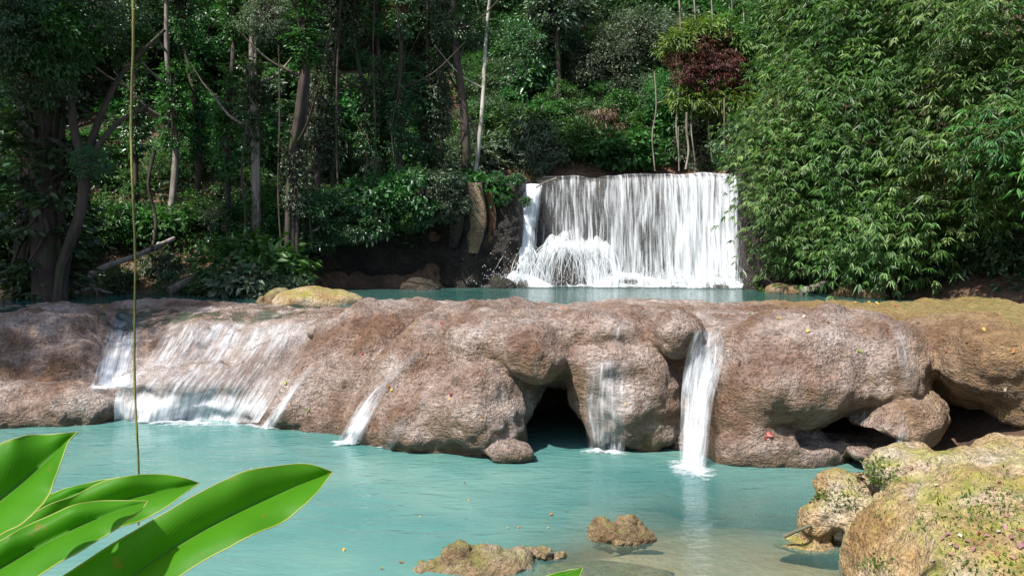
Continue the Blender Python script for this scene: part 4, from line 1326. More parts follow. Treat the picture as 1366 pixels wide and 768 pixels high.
for px, py, D, r, kd, lm, lab in ((330, 388, 23.6, 1.0, 'large', 'leaf_grey', "glossy bush spilling over the water left of the mossy rock"),
                                  (372, 388, 23.2, 0.85, 'round', 'leaf_grey', "grey green bush right behind the mossy rock"),
                                  (305, 386, 24.6, 0.9, 'round', 'leaf_mid', "fresh bush at the left end of the bank shrubs"),
                                  (345, 384, 25, 1.35, 'large', 'leaf_mid', "tall bright bush behind the glossy waterside shrubs"),
                                  (215, 350, 26.5, 0.6, 'long', 'leaf_grey', "small pale-leaved plant between the two logs"),
                                  (232, 375, 25.2, 0.5, 'fine', 'leaf_deep', "low dark shrub at the waterline between the logs"),
                                  (160, 372, 25.4, 0.6, 'round', 'leaf_deep', "low dark shrub under the fallen log"),
                                  (110, 384, 24, 0.4, 'fine', 'leaf_yellow', "yellowish tuft at the foot of the forked tree"),
                                  (1032, 370, 26.3, 0.55, 'large', 'leaf_yellow', "bright yellow green shrub at the right foot of the fall"),
                                  (1055, 352, 26.6, 0.6, 'large', 'leaf_yellow', "yellow green shrub climbing the bamboo foot"),
                                  (1085, 384, 25.6, 0.4, 'round', 'leaf_mid', "small green shrub behind the driftwood log"),
                                  (1225, 384, 23.2, 0.8, 'round', 'leaf_deep', "dark shrub added to darken the shade under the bamboo"),  # from here to the tallest: shrubs added to blacken the shade below the bamboo
                                  (1275, 382, 22.4, 0.9, 'round', 'leaf_deep', "middle dark shrub added to darken the shade at the ledge end"),
                                  (1325, 380, 21.8, 1.0, 'round', 'leaf_deep', "second dark shrub from the right edge, added to darken the bamboo shade"),
                                  (1372, 378, 21.2, 1.1, 'round', 'leaf_deep', "dark shrub cut by the right edge, added to darken the bamboo shade"),
                                  (1300, 370, 24, 1.5, 'round', 'leaf_deep', "tall dark shrub added behind the row that darkens the shade"),
                                  (1370, 360, 23, 1.6, 'round', 'leaf_deep', "tallest dark shrub added to darken the shaded corner"),
                                  (10, 300, 25, 1.6, 'round', 'leaf_deep', "dark bush filling the gap behind the second dark trunk"),
                                  (15, 200, 29, 2.0, 'round', 'leaf_deep', "tall dark bush high behind the second dark trunk"),
                                  (30, 130, 27, 1.8, 'round', 'leaf_deep', "dark bush in the upper gap between the two dark trunks"),
                                  (45, 90, 28, 1.8, 'round', 'leaf_mid', "fresh bush in the highest gap between the two dark trunks"),
                                  (-15, 150, 25, 1.9, 'round', 'leaf_deep', "dark bush half cut by the left edge behind the second dark trunk"),
                                  (-5, 230, 24.5, 1.5, 'round', 'leaf_deep', "lower dark bush half cut by the left edge"),
                                  (60, 330, 27, 1.3, 'round', 'leaf_deep', "dark bush behind the foot of the huge trunk"),
                                  (1150, 384, 24.4, 0.45, 'large', 'leaf_mid', "low leafy shrub on the shaded right bank")):
    bush(px, py, r, kd, lm, D=D, label=lab)
for px, py, r, lab in ((6, 190, 2.0, "dark bush half hidden by the left edge above the second dark trunk"), (22, 135, 2.0, "dark bush high between the two dark trunks, cut by their crowns"), (4, 110, 2.0, "highest dark bush at the left edge")):
    bush(px, py, r, 'round', 'leaf_deep', label=lab)
# shrubs overhanging the undercut cliff
for k, (px, py, r, kd, lm) in enumerate(((420, 268, 0.9, 'round', 'leaf_deep'), (455, 262, 0.8, 'fine', 'leaf_deep'), (490, 258, 0.9, 'large', 'leaf_deep'), (525, 262, 0.85, 'round', 'leaf_mid'), (555, 262, 0.8, 'large', 'leaf_deep'),
                            (585, 250, 0.8, 'round', 'leaf_grey'), (606, 232, 0.45, 'large', 'leaf_grey'), (690, 236, 0.25, 'large', 'leaf_deep'), (662, 232, 0.3, 'round', 'leaf_deep'))):
    D = float(cliffY(at(px, py, 29.5)[0])) + 0.3
    p = at(px, py, D)
    o = thing("bush", uniq(LOOK[lm] + " " + SHP[kd] + " shrub overhanging the cliff edge {}", px, py), "bush", (p[0], p[1], float(cliffTop(p[0])) - 0.1), "shrubs overhanging the cliff")
    crown_obj(kd, k, lm, o, (0, -0.35, 0.25), r, k * 1.3)
    crown_obj(kd, k + 1, lm, o, (0.3, -0.5, -0.55), r * 0.75, k * 1.7)
    b = MB()
    b.tube(curve([(0, 0.2, -0.2), (0, 0, 0.2), (0, -0.4, 0.5)], 6), 0.04, 5)
    link("stem", b.mesh("stem"), M['bark_dark'], o)

# undergrowth that nobody could count: small plants all over the slopes
n = 150000
X, Y = rng.uniform(-17, 20, n), rng.uniform(20, 56, n)
Z = zg(X, Y)
den = fbm(X * 0.6, Y * 0.6, 0 * X, 3, 91) + 0.35
ok = (Z > 1.95) & (den > rng.random(n) * 1.1 - 0.25) & ~((X > 0.4) & (X < 8.6) & (Y < 37.5)) & ~((X < -8.5) & (X > -15) & (Y < 27.5) & (rng.random(n) < 0.8))
X, Y, Z = X[ok], Y[ok], Z[ok]
n = len(X)
p = np.stack([X, Y, Z + rng.random(n) ** 1.5 * 0.75], -1)
L = 0.13 + 0.22 * rng.random(n) ** 2
v, f, t = leaves(p, rng.normal(size=(n, 3)) + [0, -0.3, 0.1], rng.normal(size=(n, 3)) * 0.5 + [0, -0.3, 1], L, L * (0.3 + 0.3 * rng.random(n)))
b = MB()
b.add(v, f, t)
link("undergrowth", b.mesh("undergrowth"), M['leaf_deep'], kind="stuff")
n = 3500
X, Y = rng.uniform(-15, -5, n), rng.uniform(24.8, 31, n)
Z = zg(X, Y)
ok = Z > 1.74
X, Y, Z = X[ok], Y[ok], Z[ok]
n = len(X)
v, f, t = leaves(np.stack([X, Y, Z + 0.03], -1), rng.normal(size=(n, 3)) * [1, 1, 0.2] + [0, 0, 0.3], rng.normal(size=(n, 3)) * 0.3 + [0, 0, 1], 0.12 + 0.1 * rng.random(n), 0.07)
b = MB()
b.add(v, f, t)
link("leaf_litter", b.mesh("leaf_litter"), M['leaf_dry'], kind="stuff")

# hanging vines over the forest wall
VN = ((873, 95, 228, 33, 0.028, "long thin bare vine hanging straight over the lip of the fall"), (916, 150, 226, 33, 0.05, "thick pale vine hanging behind the right part of the fall"), (905, 170, 228, 33.5, 0.03, "thin brown vine left of the thick pale one"),
      (966, 130, 226, 32, 0.025, "thin dark vine beside the bamboo edge"), (500, -10, 240, 28.6, 0.03, "straight vine over the undercut cliff"), (530, 20, 250, 28.8, 0.025, "thin vine crossing the dark hollow of the cliff"),
      (455, -10, 290, 28.0, 0.035, "long vine falling to the left end of the cliff"), (412, 40, 330, 26.6, 0.03, "slack vine right beside the thick vine-hung trunk"), (372, 60, 350, 26.0, 0.03, "slack vine left of the thick vine-hung trunk"),
      (1135, 0, 60, 25, 0.02, "thin vine over the top of the bamboo"), (330, 160, 350, 26.0, 0.04, "crooked dark vine stem on the left bank"), (207, 200, 335, 25.4, 0.05, "crooked dark sapling stem behind the fallen log"))
for px, y0, y1, D, r, lab in VN:
    a, c_ = at(px, y0, D), at(px + random.uniform(-5, 5), y1, D)
    P = curve([a - c_, (a - c_) * 0.66 + rng.normal(size=3) * 0.1, (a - c_) * 0.33 + rng.normal(size=3) * 0.1, (0, 0, 0)], 16)
    b = MB()
    b.tube(P, r, 5)
    link("hanging_vine", b.mesh("hanging_vine"), M['drywood'] if r < 0.06 and px > 860 else M['bark_dark'], loc=c_, label=lab, category="vine", group="vines hanging in the forest")

# fallen logs and driftwood
for pts, r, m, lab in (([(108, 375, 24.4), (140, 356, 24.8), (185, 340, 25.6), (232, 318, 27)], 0.10, 'drywood', "long grey fallen log leaning up the left bank"),
                       ([(226, 389, 24.6), (255, 372, 25.2), (292, 352, 26.2)], 0.13, 'drywood', "shorter thick log sliding into the upper pool"),
                       ([(1068, 389, 24.6), (1086, 384, 24.6), (1104, 376, 24.8)], 0.12, 'drywood', "driftwood log on the right bank under the bamboo"),
                       ([(98, 392, 23.6), (120, 385, 23.9), (150, 391, 24)], 0.05, 'drywood', "thin pale driftwood branch below the forked tree"),
                       ([(122, 380, 24), (130, 392, 23.5)], 0.03, 'drywood', "short pale stick poking into the left pool edge"),
                       ([(404, 300, 27.0), (430, 288, 27.2), (470, 262, 28.5)], 0.06, 'drywood', "pale root running up to the cliff top left of the hollow"),
                       ([(402, 312, 26.9), (424, 305, 27), (442, 285, 27.6)], 0.04, 'drywood', "thinner pale root beside the long one"),
                       ([(742, 238, 31.5), (728, 243, 31.2), (715, 250, 31)], 0.035, 'drywood', "small stick lodged on the left lip of the fall"),
                       ([(1046, 715, 8.35), (1062, 708, 8.3), (1082, 700, 8.3)], 0.02, 'drywood', "short brown stick lying at the foot of the big boulder")):
    P = curve([at(*q) for q in pts], 14)
    c0 = P[0].copy()
    b = MB()
    b.tube(P - c0, np.linspace(r * 1.1, r * 0.7, 14), 8, lump=0.2)
    link("log" if r > 0.09 else "branch", b.mesh("log"), M[m], loc=c0, label=lab, category="log" if r > 0.09 else "branch")

# ------------------------------------------------------------------ bamboo thicket on the right bank
random.seed(5)
bases = [(9.9, 28.2), (10.3, 26.6), (11.0, 25.2), (11.2, 23.6), (12.6, 22.4), (13.8, 21.0), (14.8, 19.4), (11.6, 28.6), (12.8, 26.4), (13.6, 24.4), (14.4, 22.4), (15.2, 20.2), (13.5, 29.5)]
blobs = [[] for _ in bases]
for py in range(-60, 385, 36):
    for px in range(985, 1460, 40):
        x, y = px + random.uniform(-16, 16), py + random.uniform(-14, 14)
        left = np.interp(y, [-60, 30, 60, 110, 160, 220, 260, 300, 340, 380], [1070, 1060, 1025, 1010, 996, 1000, 1012, 1030, 1042, 1055])
        low = np.interp(x, [985, 1010, 1060, 1180, 1215, 1250, 1300, 1366, 1460], [280, 330, 362, 360, 335, 305, 285, 268, 255])
        if x < left or y > low: continue
        D = np.interp(x, [985, 1060, 1180, 1300, 1460], [27.2, 24.8, 22.0, 19.3, 17.2]) + np.interp(y, [-60, 120, 260, 380], [1.2, 0, -0.3, 0.9]) + random.uniform(-0.9, 0.9)
        D += 1.0 * float(fbm(x * 0.012, y * 0.012, 0, 2, 95))
        c = at(x, y, D)
        k = min(range(len(bases)), key=lambda i: (bases[i][0] - c[0]) ** 2 + (bases[i][1] - c[1]) ** 2 + random.uniform(0, 2))
        blobs[k].append((c, random.uniform(0.6, 1.05) * D / 23))
        if random.random() < 0.5:
            blobs[k].append((at(x + random.uniform(-20, 20), y, D + 1.8), 1.1 * D / 23))
BL = ["leftmost bamboo clump leaning over the right edge of the fall", "bamboo clump just right of the fall with hanging sprays", "bamboo clump over the driftwood log", "bamboo clump standing above the middle of the right bank",
      "bright bamboo clump leaning out over the ledge", "dense dark bamboo clump near the right edge", "nearest bamboo clump at the right edge of view", "bamboo clump tucked behind the leftmost ones", "bamboo clump rising behind the bank shrubs",
      "tall bamboo clump behind the bright one", "tall bamboo clump behind the dense dark one", "bamboo clump in the deep shade at the right edge", "rearmost bamboo clump below the big-leaved trees"]
for k, (bx, by) in enumerate(bases):
    if not blobs[k]: continue
    base = np.array([bx, by, float(zg(bx, by))])
    o = thing("bamboo_clump", BL[k], "bamboo", base, "bamboo clumps on the right bank")
    b = MB()
    lv = MB()
    for i, (c, r) in enumerate(blobs[k]):
        q = c - base
        if i % 2 == 0:
            h = max(q[2], 1.0)
            s0 = rng.normal(size=3) * [0.35, 0.35, 0]
            P = curve([s0 + [0, 0, -0.2], s0 + [q[0] * 0.12, q[1] * 0.12, h * 0.5], [q[0] * 0.5, q[1] * 0.5, h * 0.95 + 0.3], q + [0, 0, 0.1]], 14)
            cu = MB()
            cu.tube(P, np.linspace(0.045, 0.012, 14), 6)
            link("culm", cu.mesh("culm"), M['culm'], o)
        nf = int(118 * r * r) + 24
        cc = q + rng.normal(size=(nf, 3)) * r * np.array([0.62, 0.58, 0.52])
        out = unit((cc - q) * [1, 1, 0.5] + np.array([-0.5, -0.7, -0.1]) * r * 0.8 + rng.normal(size=(nf, 3)) * 0.3 * r)
        m_ = 7
        idx = np.repeat(np.arange(nf), m_)
        ang = (np.tile(np.arange(m_), nf) - 3) * 0.36 + rng.normal(size=nf * m_) * 0.12
        side = unit(np.cross(out, [0, 0, 1.0]))
        d = out[idx] * np.cos(ang)[:, None] + side[idx] * np.sin(ang)[:, None] + np.array([0, 0, -0.55]) + rng.normal(size=(nf * m_, 3)) * 0.15
        L = (0.15 + 0.14 * rng.random(nf * m_)) * (0.8 + 0.5 * rng.random(nf))[idx]
        pp = cc[idx] + d * 0.02
        tn = np.clip(0.55 * (rng.random(nf) ** 1.5)[idx] + 0.25 * rng.random(nf * m_) + 0.35 * rng.random() ** 1.5, 0, 1)
        v, f, t = leaves(pp, d, np.array([0, 0, 1.0]) + rng.normal(size=(nf * m_, 3)) * 0.35 + out[idx] * 0.3, L, L * 0.15, droop=0.18, tone=tn, shape=0.35)
        lv.add(v, f, t)
        # the twig each fan hangs from
        for w_ in range(0, nf, 6):
            b.tube([q + (cc[w_] - q) * 0.2, (q + cc[w_]) / 2 + [0, 0, 0.08], cc[w_]], [0.008, 0.006, 0.004], 3, cap=False)
    link("foliage", lv.mesh("foliage"), M['bamboo_leaf'], o)
    link("twigs", b.mesh("twigs"), M['culm'], o, kind="stuff")

# ------------------------------------------------------------------ trees outside the frame that shade the left side
for x, y, h, sc, lab in ((-17.5, 16, 12, 2.6, "tall shade tree beyond the left edge of the ledge"), (-19, 12, 14, 4.0, "tall shade tree on the left shore of the lower pool")):
    z = float(zg(x, y))
    tree("shade_tree", lab, (x, y, z), (x + 0.5, y, z + h), 0.4, M['bark_dark'], [((0, 0, 0), 'round', 'leaf_deep', sc), ((2.5, 1, -1.5), 'round', 'leaf_deep', sc * 0.8), ((-2, -1.5, -1), 'round', 'leaf_deep', sc * 0.8), ((1, -2.5, -0.5), 'large', 'leaf_deep', sc * 0.7)], limbs=4)

# ------------------------------------------------------------------ foreground plant with big leaves
def bladem(name):
    m, nt, out = newmat(name)
    uv = nd(nt, "UVMap")
    sx = nd(nt, "SeparateXYZ", i_0=uv.outputs[0])
    av = math_(nt, 'ABSOLUTE', sx.outputs[1])
    n0 = tex(nt, 7, 4, vec=posn(nt))
    ph = math_(nt, 'SUBTRACT', math_(nt, 'MULTIPLY', math_(nt, 'ADD', sx.outputs[0], math_(nt, 'MULTIPLY', n0.outputs[0], 0.06)), 38.0), math_(nt, 'MULTIPLY', av, 9.0))
    wv = math_(nt, 'SINE', math_(nt, 'MULTIPLY', ph, 6.283))
    n1 = tex(nt, 9, 4, vec=posn(nt))
    n2 = tex(nt, 60, 3, vec=posn(nt))
    c = mixc(nt, n1.outputs[0], (0.035, 0.155, 0.006), (0.085, 0.29, 0.012))
    c = mixc(nt, math_(nt, 'MULTIPLY', wv, 0.05), c, (0.10, 0.32, 0.02))
    spot = ramp(nt, tex(nt, 26, 2, vec=posn(nt)).outputs[0], [(0.70, 0.0), (0.76, 1.0)])
    c = mixc(nt, math_(nt, 'MULTIPLY', spot, 0.7), c, (0.20, 0.16, 0.02))
    rim = nd(nt, "MapRange", i_Value=av, i_1=0.95, i_2=1.0)
    c = mixc(nt, rim.outputs[0], c, (0.30, 0.38, 0.06))  # bright lit rim put into the edge colour
    dry = nd(nt, "MapRange", i_Value=math_(nt, 'ADD', sx.outputs[0], math_(nt, 'MULTIPLY', n2.outputs[0], 0.03)), i_1=0.985, i_2=1.01)
    c = mixc(nt, dry.outputs[0], c, (0.22, 0.13, 0.04))
    b = nd(nt, "Bump", i_Height=math_(nt, 'ADD', math_(nt, 'MULTIPLY', wv, 0.5), n2.outputs[0]), i_Strength=0.15, i_Distance=0.0008)
    p = nd(nt, "BsdfPrincipled", i_Base_Color=c, i_Roughness=0.5, i_Normal=b.outputs[0])
    p.inputs["Specular IOR Level"].default_value = 0.18
    t = nd(nt, "BsdfTranslucent", i_Color=mixc(nt, 1.0, c, (1.6, 1.9, 0.6), 'MULTIPLY'))
    mx = nd(nt, "MixShader", i_0=0.5, i_1=p.outputs[0], i_2=t.outputs[0])
    nt.links.new(mx.outputs[0], out.inputs[0])
    return m


M['blade'] = bladem("broad_leaf_blade")
M['margin'] = plain("lit_rim_leaf_margin", (0.42, 0.48, 0.14), 0.5, 0.4)  # pale edge tube; the lit rim is painted into its colour
M['stalk'] = plain("green_stalk", (0.08, 0.17, 0.03), 0.5, 0.0, 0.3)


def bigleaf(root, up, mid, low, D0, D1, fold=0.05, petiole=True, label=None):
    n, hc = 44, 9
    A, B, Cc = (curve(np.array(q, float), n) for q in (up, mid, low))
    t = np.linspace(0, 1, n)
    D = D0 + (D1 - D0) * t
    org = np.array(root.location)
    rows_ = []
    wave = 0.006 * np.sin(t * 21 + D0 * 40)
    nick = 2.2 * fbm(t * 14 + D0 * 9, 0 * t, 0 * t, 3, 17) * np.sin(t * math.pi)
    A, Cc = A + nick[:, None] * [0.3, 0.5], Cc + nick[::-1, None] * [0.4, 0.6]
    for i in range(n):
        m3 = at(*B[i], D[i] + fold * 0.5)
        a3 = at(*A[i], D[i] + 0.03 + wave[i])
        c3 = at(*Cc[i], D[i] - fold * 0.6 - wave[i])
        r = []
        for k in range(-hc, hc + 1):
            e = abs(k) / hc
            edge_ = a3 if k < 0 else c3
            q = m3 * (1 - e) + edge_ * e
            q = q + np.array([0, -0.22 * fold, 0.1 * fold]) * math.sin(e * math.pi) * math.sin(t[i] * math.pi)
            r.append(q - org)
        rows_.append(r)
    V = np.array(rows_)
    nc = 2 * hc + 1
    uv = np.stack(np.meshgrid(np.linspace(-1, 1, nc), t), -1)[..., ::-1].reshape(-1, 2)
    lf = link("leaf", mesh("leaf", V.reshape(-1, 3), grid_faces(n, nc), uv=uv), M['blade'], root)
    if label: lf["label"] = label
    b = MB()
    b.tube(V[:, hc] + [0, 0.003, 0], np.linspace(0.0035, 0.0008, n), 6)
    link("midrib", b.mesh("midrib"), M['stalk'], lf)
    b = MB()
    b.tube(V[:, 0], 0.0008, 5)
    b.tube(V[:, -1], 0.0008, 5)
    mg = link("margin", b.mesh("margin"), M['margin'], lf)
    return V[0, hc]


p0 = at(-210, 860, 1.3)
g0 = np.array([p0[0], p0[1], float(zg(p0[0], p0[1]))])
pl = thing("broad_leaved_plant", "lush plant with big glossy green leaves in front of the pool", "plant", g0)
ends = [bigleaf(pl, [(-60, 870), (84, 768), (200, 694), (292, 643), (344, 625), (406, 618), (444, 629)], [(-40, 905), (130, 800), (241, 725), (320, 682), (390, 650), (444, 629)], [(40, 905), (170, 820), (241, 768), (323, 719), (378, 694), (416, 664), (444, 629)], 1.18, 1.42, label="long leaf reaching farthest over the water"),
        bigleaf(pl, [(-190, 760), (-120, 670), (-60, 618), (0, 591), (31, 582), (69, 579), (103, 576)], [(-190, 790), (-90, 735), (0, 668), (62, 615), (103, 576)], [(-170, 830), (-60, 757), (0, 715), (34, 694), (62, 663), (76, 632), (90, 592), (103, 576)], 1.05, 1.2, label="upright leaf cut by the picture edge"),
        bigleaf(pl, [(-140, 830), (-30, 735), (52, 679), (100, 660), (148, 639), (193, 632), (234, 634), (266, 644)], [(-120, 850), (-10, 765), (70, 710), (150, 672), (220, 654), (266, 644)], [(-100, 870), (0, 800), (90, 742), (158, 705), (200, 688), (240, 662), (266, 644)], 1.35, 1.55, label="round-tipped leaf behind the others"),
        bigleaf(pl, [(-140, 830), (-70, 760), (0, 720), (34, 701), (83, 680), (117, 669), (155, 667), (198, 668)], [(-120, 850), (-40, 785), (40, 735), (110, 700), (160, 680), (198, 668)], [(-100, 870), (-20, 812), (52, 768), (110, 732), (148, 708), (182, 686), (198, 668)], 1.2, 1.34, label="pointed leaf in front of the round-tipped one"),
        bigleaf(pl, [(-60, 770), (20, 690), (69, 658), (110, 645), (160, 636)], [(-40, 780), (40, 700), (90, 664), (130, 648), (160, 636)], [(-20, 790), (60, 712), (100, 680), (135, 658), (160, 636)], 1.5, 1.62)]
top = np.array(p0) - g0
for e in ends:
    b = MB()
    b.tube(curve([top - [0, 0, 0.12], (top + e) / 2 - [0, 0, 0.03], e], 10), np.linspace(0.007, 0.004, 10), 7)
    link("petiole", b.mesh("petiole"), M['stalk'], pl)
b = MB()
b.tube(curve([(0, 0, -0.05), (0.03, 0.02, top[2] * 0.5), top - [0, 0, 0.1]], 14), np.linspace(0.016, 0.008, 14), 9)
link("stem", b.mesh("stem"), M['stalk'], pl)
g0 = at(690, 850, 1.55)
g0[2] = float(zg(g0[0], g0[1]))
pl2 = thing("broad_leaved_plant", "single green leaf tip poking up at the bottom of the picture by the brown shoal", "plant", g0)
e = bigleaf(pl2, [(672, 800), (705, 778), (738, 764), (778, 757)], [(680, 815), (715, 790), (750, 769), (778, 757)], [(690, 830), (730, 805), (766, 776), (778, 757)], 1.5, 1.6, 0.03)
b = MB()
b.tube(curve([(0, 0, -0.05), (0, 0, e[2] * 0.6), e], 14), np.linspace(0.01, 0.004, 14), 8)
link("stem", b.mesh("stem"), M['stalk'], pl2)
# small dry shrivelled tip beside the long leaf
b = MB()

# the vine hanging close to the camera, and the bough that carries it
M['vine'] = barkmat("yellow_green_vine", (0.05, 0.05, 0.012), (0.17, 0.18, 0.04), 14)
tz = 7.4
DV = 2.3
pts = [at(x, y, DV) for x, y in ((184, 700), (184, 640), (183, 520), (182, 420), (181, 330), (178, 220), (177, 120), (175, 20), (174, -60))]
pts.append(np.array([pts[-1][0] - 0.01, DV, 5.2]))
pts.append(np.array([pts[-1][0] - 0.02, DV, tz]))
P = curve(pts, 90)
P[:, 0] += 0.008 * noise3(P[:, 2] * 3, 0 * P[:, 2], 0 * P[:, 2], 7)
b = MB()
b.tube(P - pts[0], np.interp(P[:, 2], [2.2, 2.9, 4, 7], [0.0028, 0.0032, 0.0042, 0.006]), 7, lump=0.25)
link("vine", b.mesh("vine"), M['vine'], loc=pts[0], label="long thin vine hanging in front of the pool close to the big leaves", category="vine")
xb = pts[-1][0]
ob = thing("overhanging_tree", "tree beside the viewpoint whose bough carries the hanging vine", "tree", (-6.5, 1.0, float(zg(-6.5, 1.0))))
b = MB()
b.tube(curve([(0, 0, -0.4), (0.1, 0, 0.2), (0.2, 0.1, 4), (0.1, 0.2, 9)], 18), np.linspace(0.34, 0.2, 18), 10, lump=0.15)
link("trunk", b.mesh("trunk"), M['bark_dark'], ob)
b = MB()
o0 = np.array(ob.location)
b.tube(curve([np.array([-6.4, 1.1, 6.2]) - o0, np.array([-4, 1.8, 7.2]) - o0, np.array([xb, DV, tz + 0.04]) - o0, np.array([xb + 1.0, DV + 0.3, tz + 0.1]) - o0], 18), np.linspace(0.13, 0.04, 18), 8, lump=0.15)
link("limb", b.mesh("limb"), M['bark_dark'], ob)

# ------------------------------------------------------------------ fallen leaves
fl = {}
for nm, col in (("red", (0.26, 0.035, 0.025)), ("yellow", (0.45, 0.30, 0.05)), ("orange", (0.36, 0.15, 0.04)), ("yellow green", (0.3, 0.36, 0.06)), ("pale", (0.45, 0.38, 0.28)), ("purplish pink", (0.26, 0.13, 0.13)), ("brown", (0.2, 0.09, 0.04))):
    mm = plain(nm.replace(" ", "_") + "_fallen_leaf", col, 0.5, 0.2, 0.25)
    u = np.linspace(0, 1, 7)
    hw = np.array([0.02, 0.2, 0.3, 0.32, 0.26, 0.14, 0.0])
    V = np.stack([np.stack([(u - 0.5), s_ * hw, 0.22 * abs(s_) * np.sin(u * 5) + 0.5 * (u - 0.5) ** 2 + 0.1 * s_ * u], -1) for s_ in (-1, 0, 1)], 1)
    me = mesh("fallen_leaf", V.reshape(-1, 3), grid_faces(7, 3))
    me.materials.append(mm)
    fl[nm] = me
LAND.clear()
LAND.extend([("the white plume", 935, 500), ("the dripping veil", 815, 520), ("the dark cave", 740, 540), ("the nose of the middle lobe", 630, 540), ("the groove cascade", 480, 550), ("the wide fan", 300, 480),
             ("the notch film", 1205, 460), ("the big right bulge", 1080, 470), ("the mossy lobe", 1310, 480), ("the lip above the cave", 720, 425), ("the left step", 100, 430), ("the lower right block", 1020, 590),
             ("the lone lumpy rock", 828, 705), ("the long mossy rock", 640, 750), ("the broad leaves", 440, 690), ("the boulder knob", 1110, 640), ("the boulder front", 1300, 720)])
LEAFAT = []


def drop_leaf(px, py, col, size, place, bvh=None, water=False):
    if water:
        D = 3.0 * F / (py - HY)
        p, nr = at(px, py, D) + [0, 0, 0.012], np.array([0, 0, 1.0])
    else:
        if bvh is None:
            p, nr = hit(px, py)
        else:
            dr = Vector(((px - CX) / F, 1.0, -(py - HY) / F)).normalized()
            l, nn, _, _ = bvh.ray_cast(Vector((0, 0, EYE)), dr)
            p, nr = (np.array(l), np.array(nn)) if l is not None else (None, None)
        if p is None: return
        p = p + nr * 0.015
    o = link("fallen_leaf", fl[col], None, None, p, label=uniq(col + " fallen leaf " + place + " {}", px, py), category="leaf", group="fallen leaves " + place)
    qn = Vector(nr).to_track_quat('Z', 'Y')
    o.rotation_euler = (qn @ Vector((0, 0, 1)).rotation_difference(Vector((random.uniform(-.3, .3), random.uniform(-.3, .3), 1))) ).to_euler()
    from mathutils import Quaternion
    o.rotation_euler = (qn @ Quaternion((0, 0, 1), random.uniform(0, 6.28))).to_euler()
    size *= 0.68
    o.scale = (size, size * random.uniform(0.7, 1.1), size)


for px, py, col, s_ in ((988, 486, "red", .12), (1026, 579, "red", .17), (1021, 584, "red", .1), (1146, 469, "yellow green", .13), (909, 486, "red", .11), (1243, 466, "purplish pink", .14), (1263, 470, "red", .09), (1195, 409, "red", .13), (1181, 413, "orange", .13),
                        (1197, 424, "yellow", .11), (1077, 442, "yellow", .11), (1039, 426, "yellow", .11), (1073, 423, "pale", .12), (1141, 404, "yellow", .14), (1159, 404, "yellow", .16), (1170, 405, "yellow", .14), (1120, 406, "yellow", .1), (852, 511, "pale", .08),
                        (835, 539, "yellow", .07), (857, 412, "red", .1), (1313, 440, "yellow", .1), (1352, 469, "orange", .1), (1341, 518, "pale", .1), (751, 412, "orange", .14), (689, 415, "yellow", .1), (518, 515, "orange", .12), (523, 520, "yellow", .1), (601, 526, "red", .1),
                        (601, 533, "yellow", .07), (557, 529, "yellow", .09), (381, 511, "yellow green", .13), (410, 547, "yellow green", .12), (496, 546, "red", .09), (452, 570, "yellow", .08), (643, 556, "orange", .08), (484, 472, "red", .1), (589, 432, "red", .1), (66, 407, "yellow", .14),
                        (135, 410, "yellow", .14), (1000, 418, "yellow", .09), (1050, 412, "orange", .09), (960, 420, "brown", .1), (1105, 430, "brown", .09), (1225, 432, "brown", .1), (1290, 455, "brown", .1), (1064, 560, "red", .08), (700, 470, "brown", .08), (570, 470, "orange", .08), (640, 500, "red", .07),
                        (820, 430, "brown", .08), (1180, 440, "brown", .07), (1010, 520, "orange", .07), (660, 580, "orange", .06), (540, 450, "brown", .08), (1330, 420, "brown", .1), (1250, 412, "brown", .1)):
    drop_leaf(px, py, col, s_, "on the ledge")
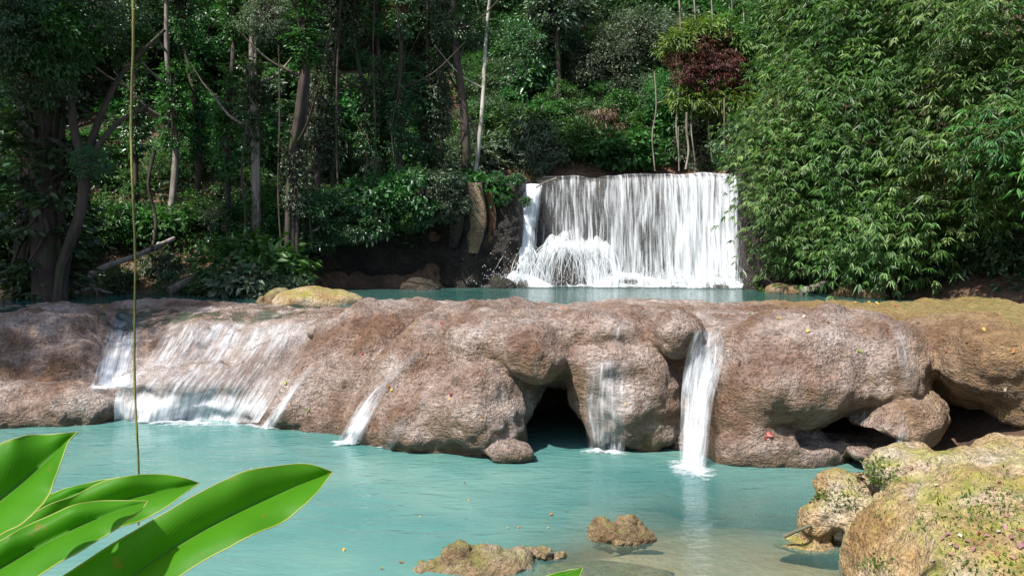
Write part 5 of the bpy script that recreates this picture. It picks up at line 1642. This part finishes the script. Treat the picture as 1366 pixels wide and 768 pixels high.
for px, py, col, s_ in ((458, 734, "yellow", .07), (535, 751, "orange", .08), (509, 759, "yellow", .06), (677, 705, "yellow", .05), (691, 704, "orange", .06), (735, 687, "orange", .09), (726, 697, "yellow", .05), (731, 705, "yellow", .05), (756, 683, "brown", .05), (620, 645, "orange", .07), (625, 668, "yellow", .05),
                        (560, 690, "yellow", .04), (85, 566, "orange", .1), (590, 730, "yellow", .04)):
    drop_leaf(px, py, col, s_, "floating on the lower pool", water=True)


def bvh_of(o):
    me = o.data
    me.calc_loop_triangles()
    return BVHTree.FromPolygons([tuple(np.array(q.co) + np.array(o.location)) for q in me.vertices], [tuple(t.vertices) for t in me.loop_triangles])


BB = bvh_of(bpy.data.objects["boulder"])
for px, py, col, s_ in ((1258, 720, "purplish pink", .07), (1266, 714, "purplish pink", .09), (1282, 716, "pale", .07), (1276, 728, "purplish pink", .09), (1290, 722, "purplish pink", .07), (1308, 712, "red", .07), (1318, 716, "purplish pink", .06), (1332, 710, "pale", .08), (1340, 704, "purplish pink", .08),
                        (1348, 716, "purplish pink", .09), (1360, 708, "red", .08), (1362, 728, "purplish pink", .1), (1246, 748, "pale", .06), (1330, 740, "brown", .08), (1352, 745, "brown", .08), (1180, 660, "brown", .06), (1216, 625, "brown", .07), (1250, 648, "pale", .05), (1335, 644, "brown", .06), (1300, 735, "purplish pink", .08),
                        (1342, 690, "purplish pink", .06), (1270, 740, "brown", .07)):
    drop_leaf(px, py, col, s_, "on the mossy boulder", BB)
# tiny plants rooted in the boulder's cracks
b = MB()
for cx0, cy0, sp, n in ((1165, 622, 14, 260), (1172, 640, 12, 160), (1095, 660, 12, 140), (1130, 668, 14, 120), (1300, 690, 40, 200), (1340, 760, 40, 220), (1165, 752, 14, 90), (1250, 690, 60, 160), (1340, 665, 30, 140)):
    for k in range(n):
        px, py = cx0 + rng.normal() * sp, cy0 + rng.normal() * sp * 0.5
        dr = Vector(((px - CX) / F, 1.0, -(py - HY) / F)).normalized()
        l, nn, _, _ = BB.ray_cast(Vector((0, 0, EYE)), dr)
        if l is None: continue
        L = 0.02 + 0.03 * rng.random()
        v, f, t = leaves(np.array(l)[None], np.array(nn)[None] + rng.normal(size=(1, 3)) * 0.6, rng.normal(size=(1, 3)) + [[0, 0, 0.6]], L, L * 0.4)
        b.add(v, f, t)
link("moss_plants", b.mesh("moss_plants"), M['leaf_yellow'], kind="stuff")
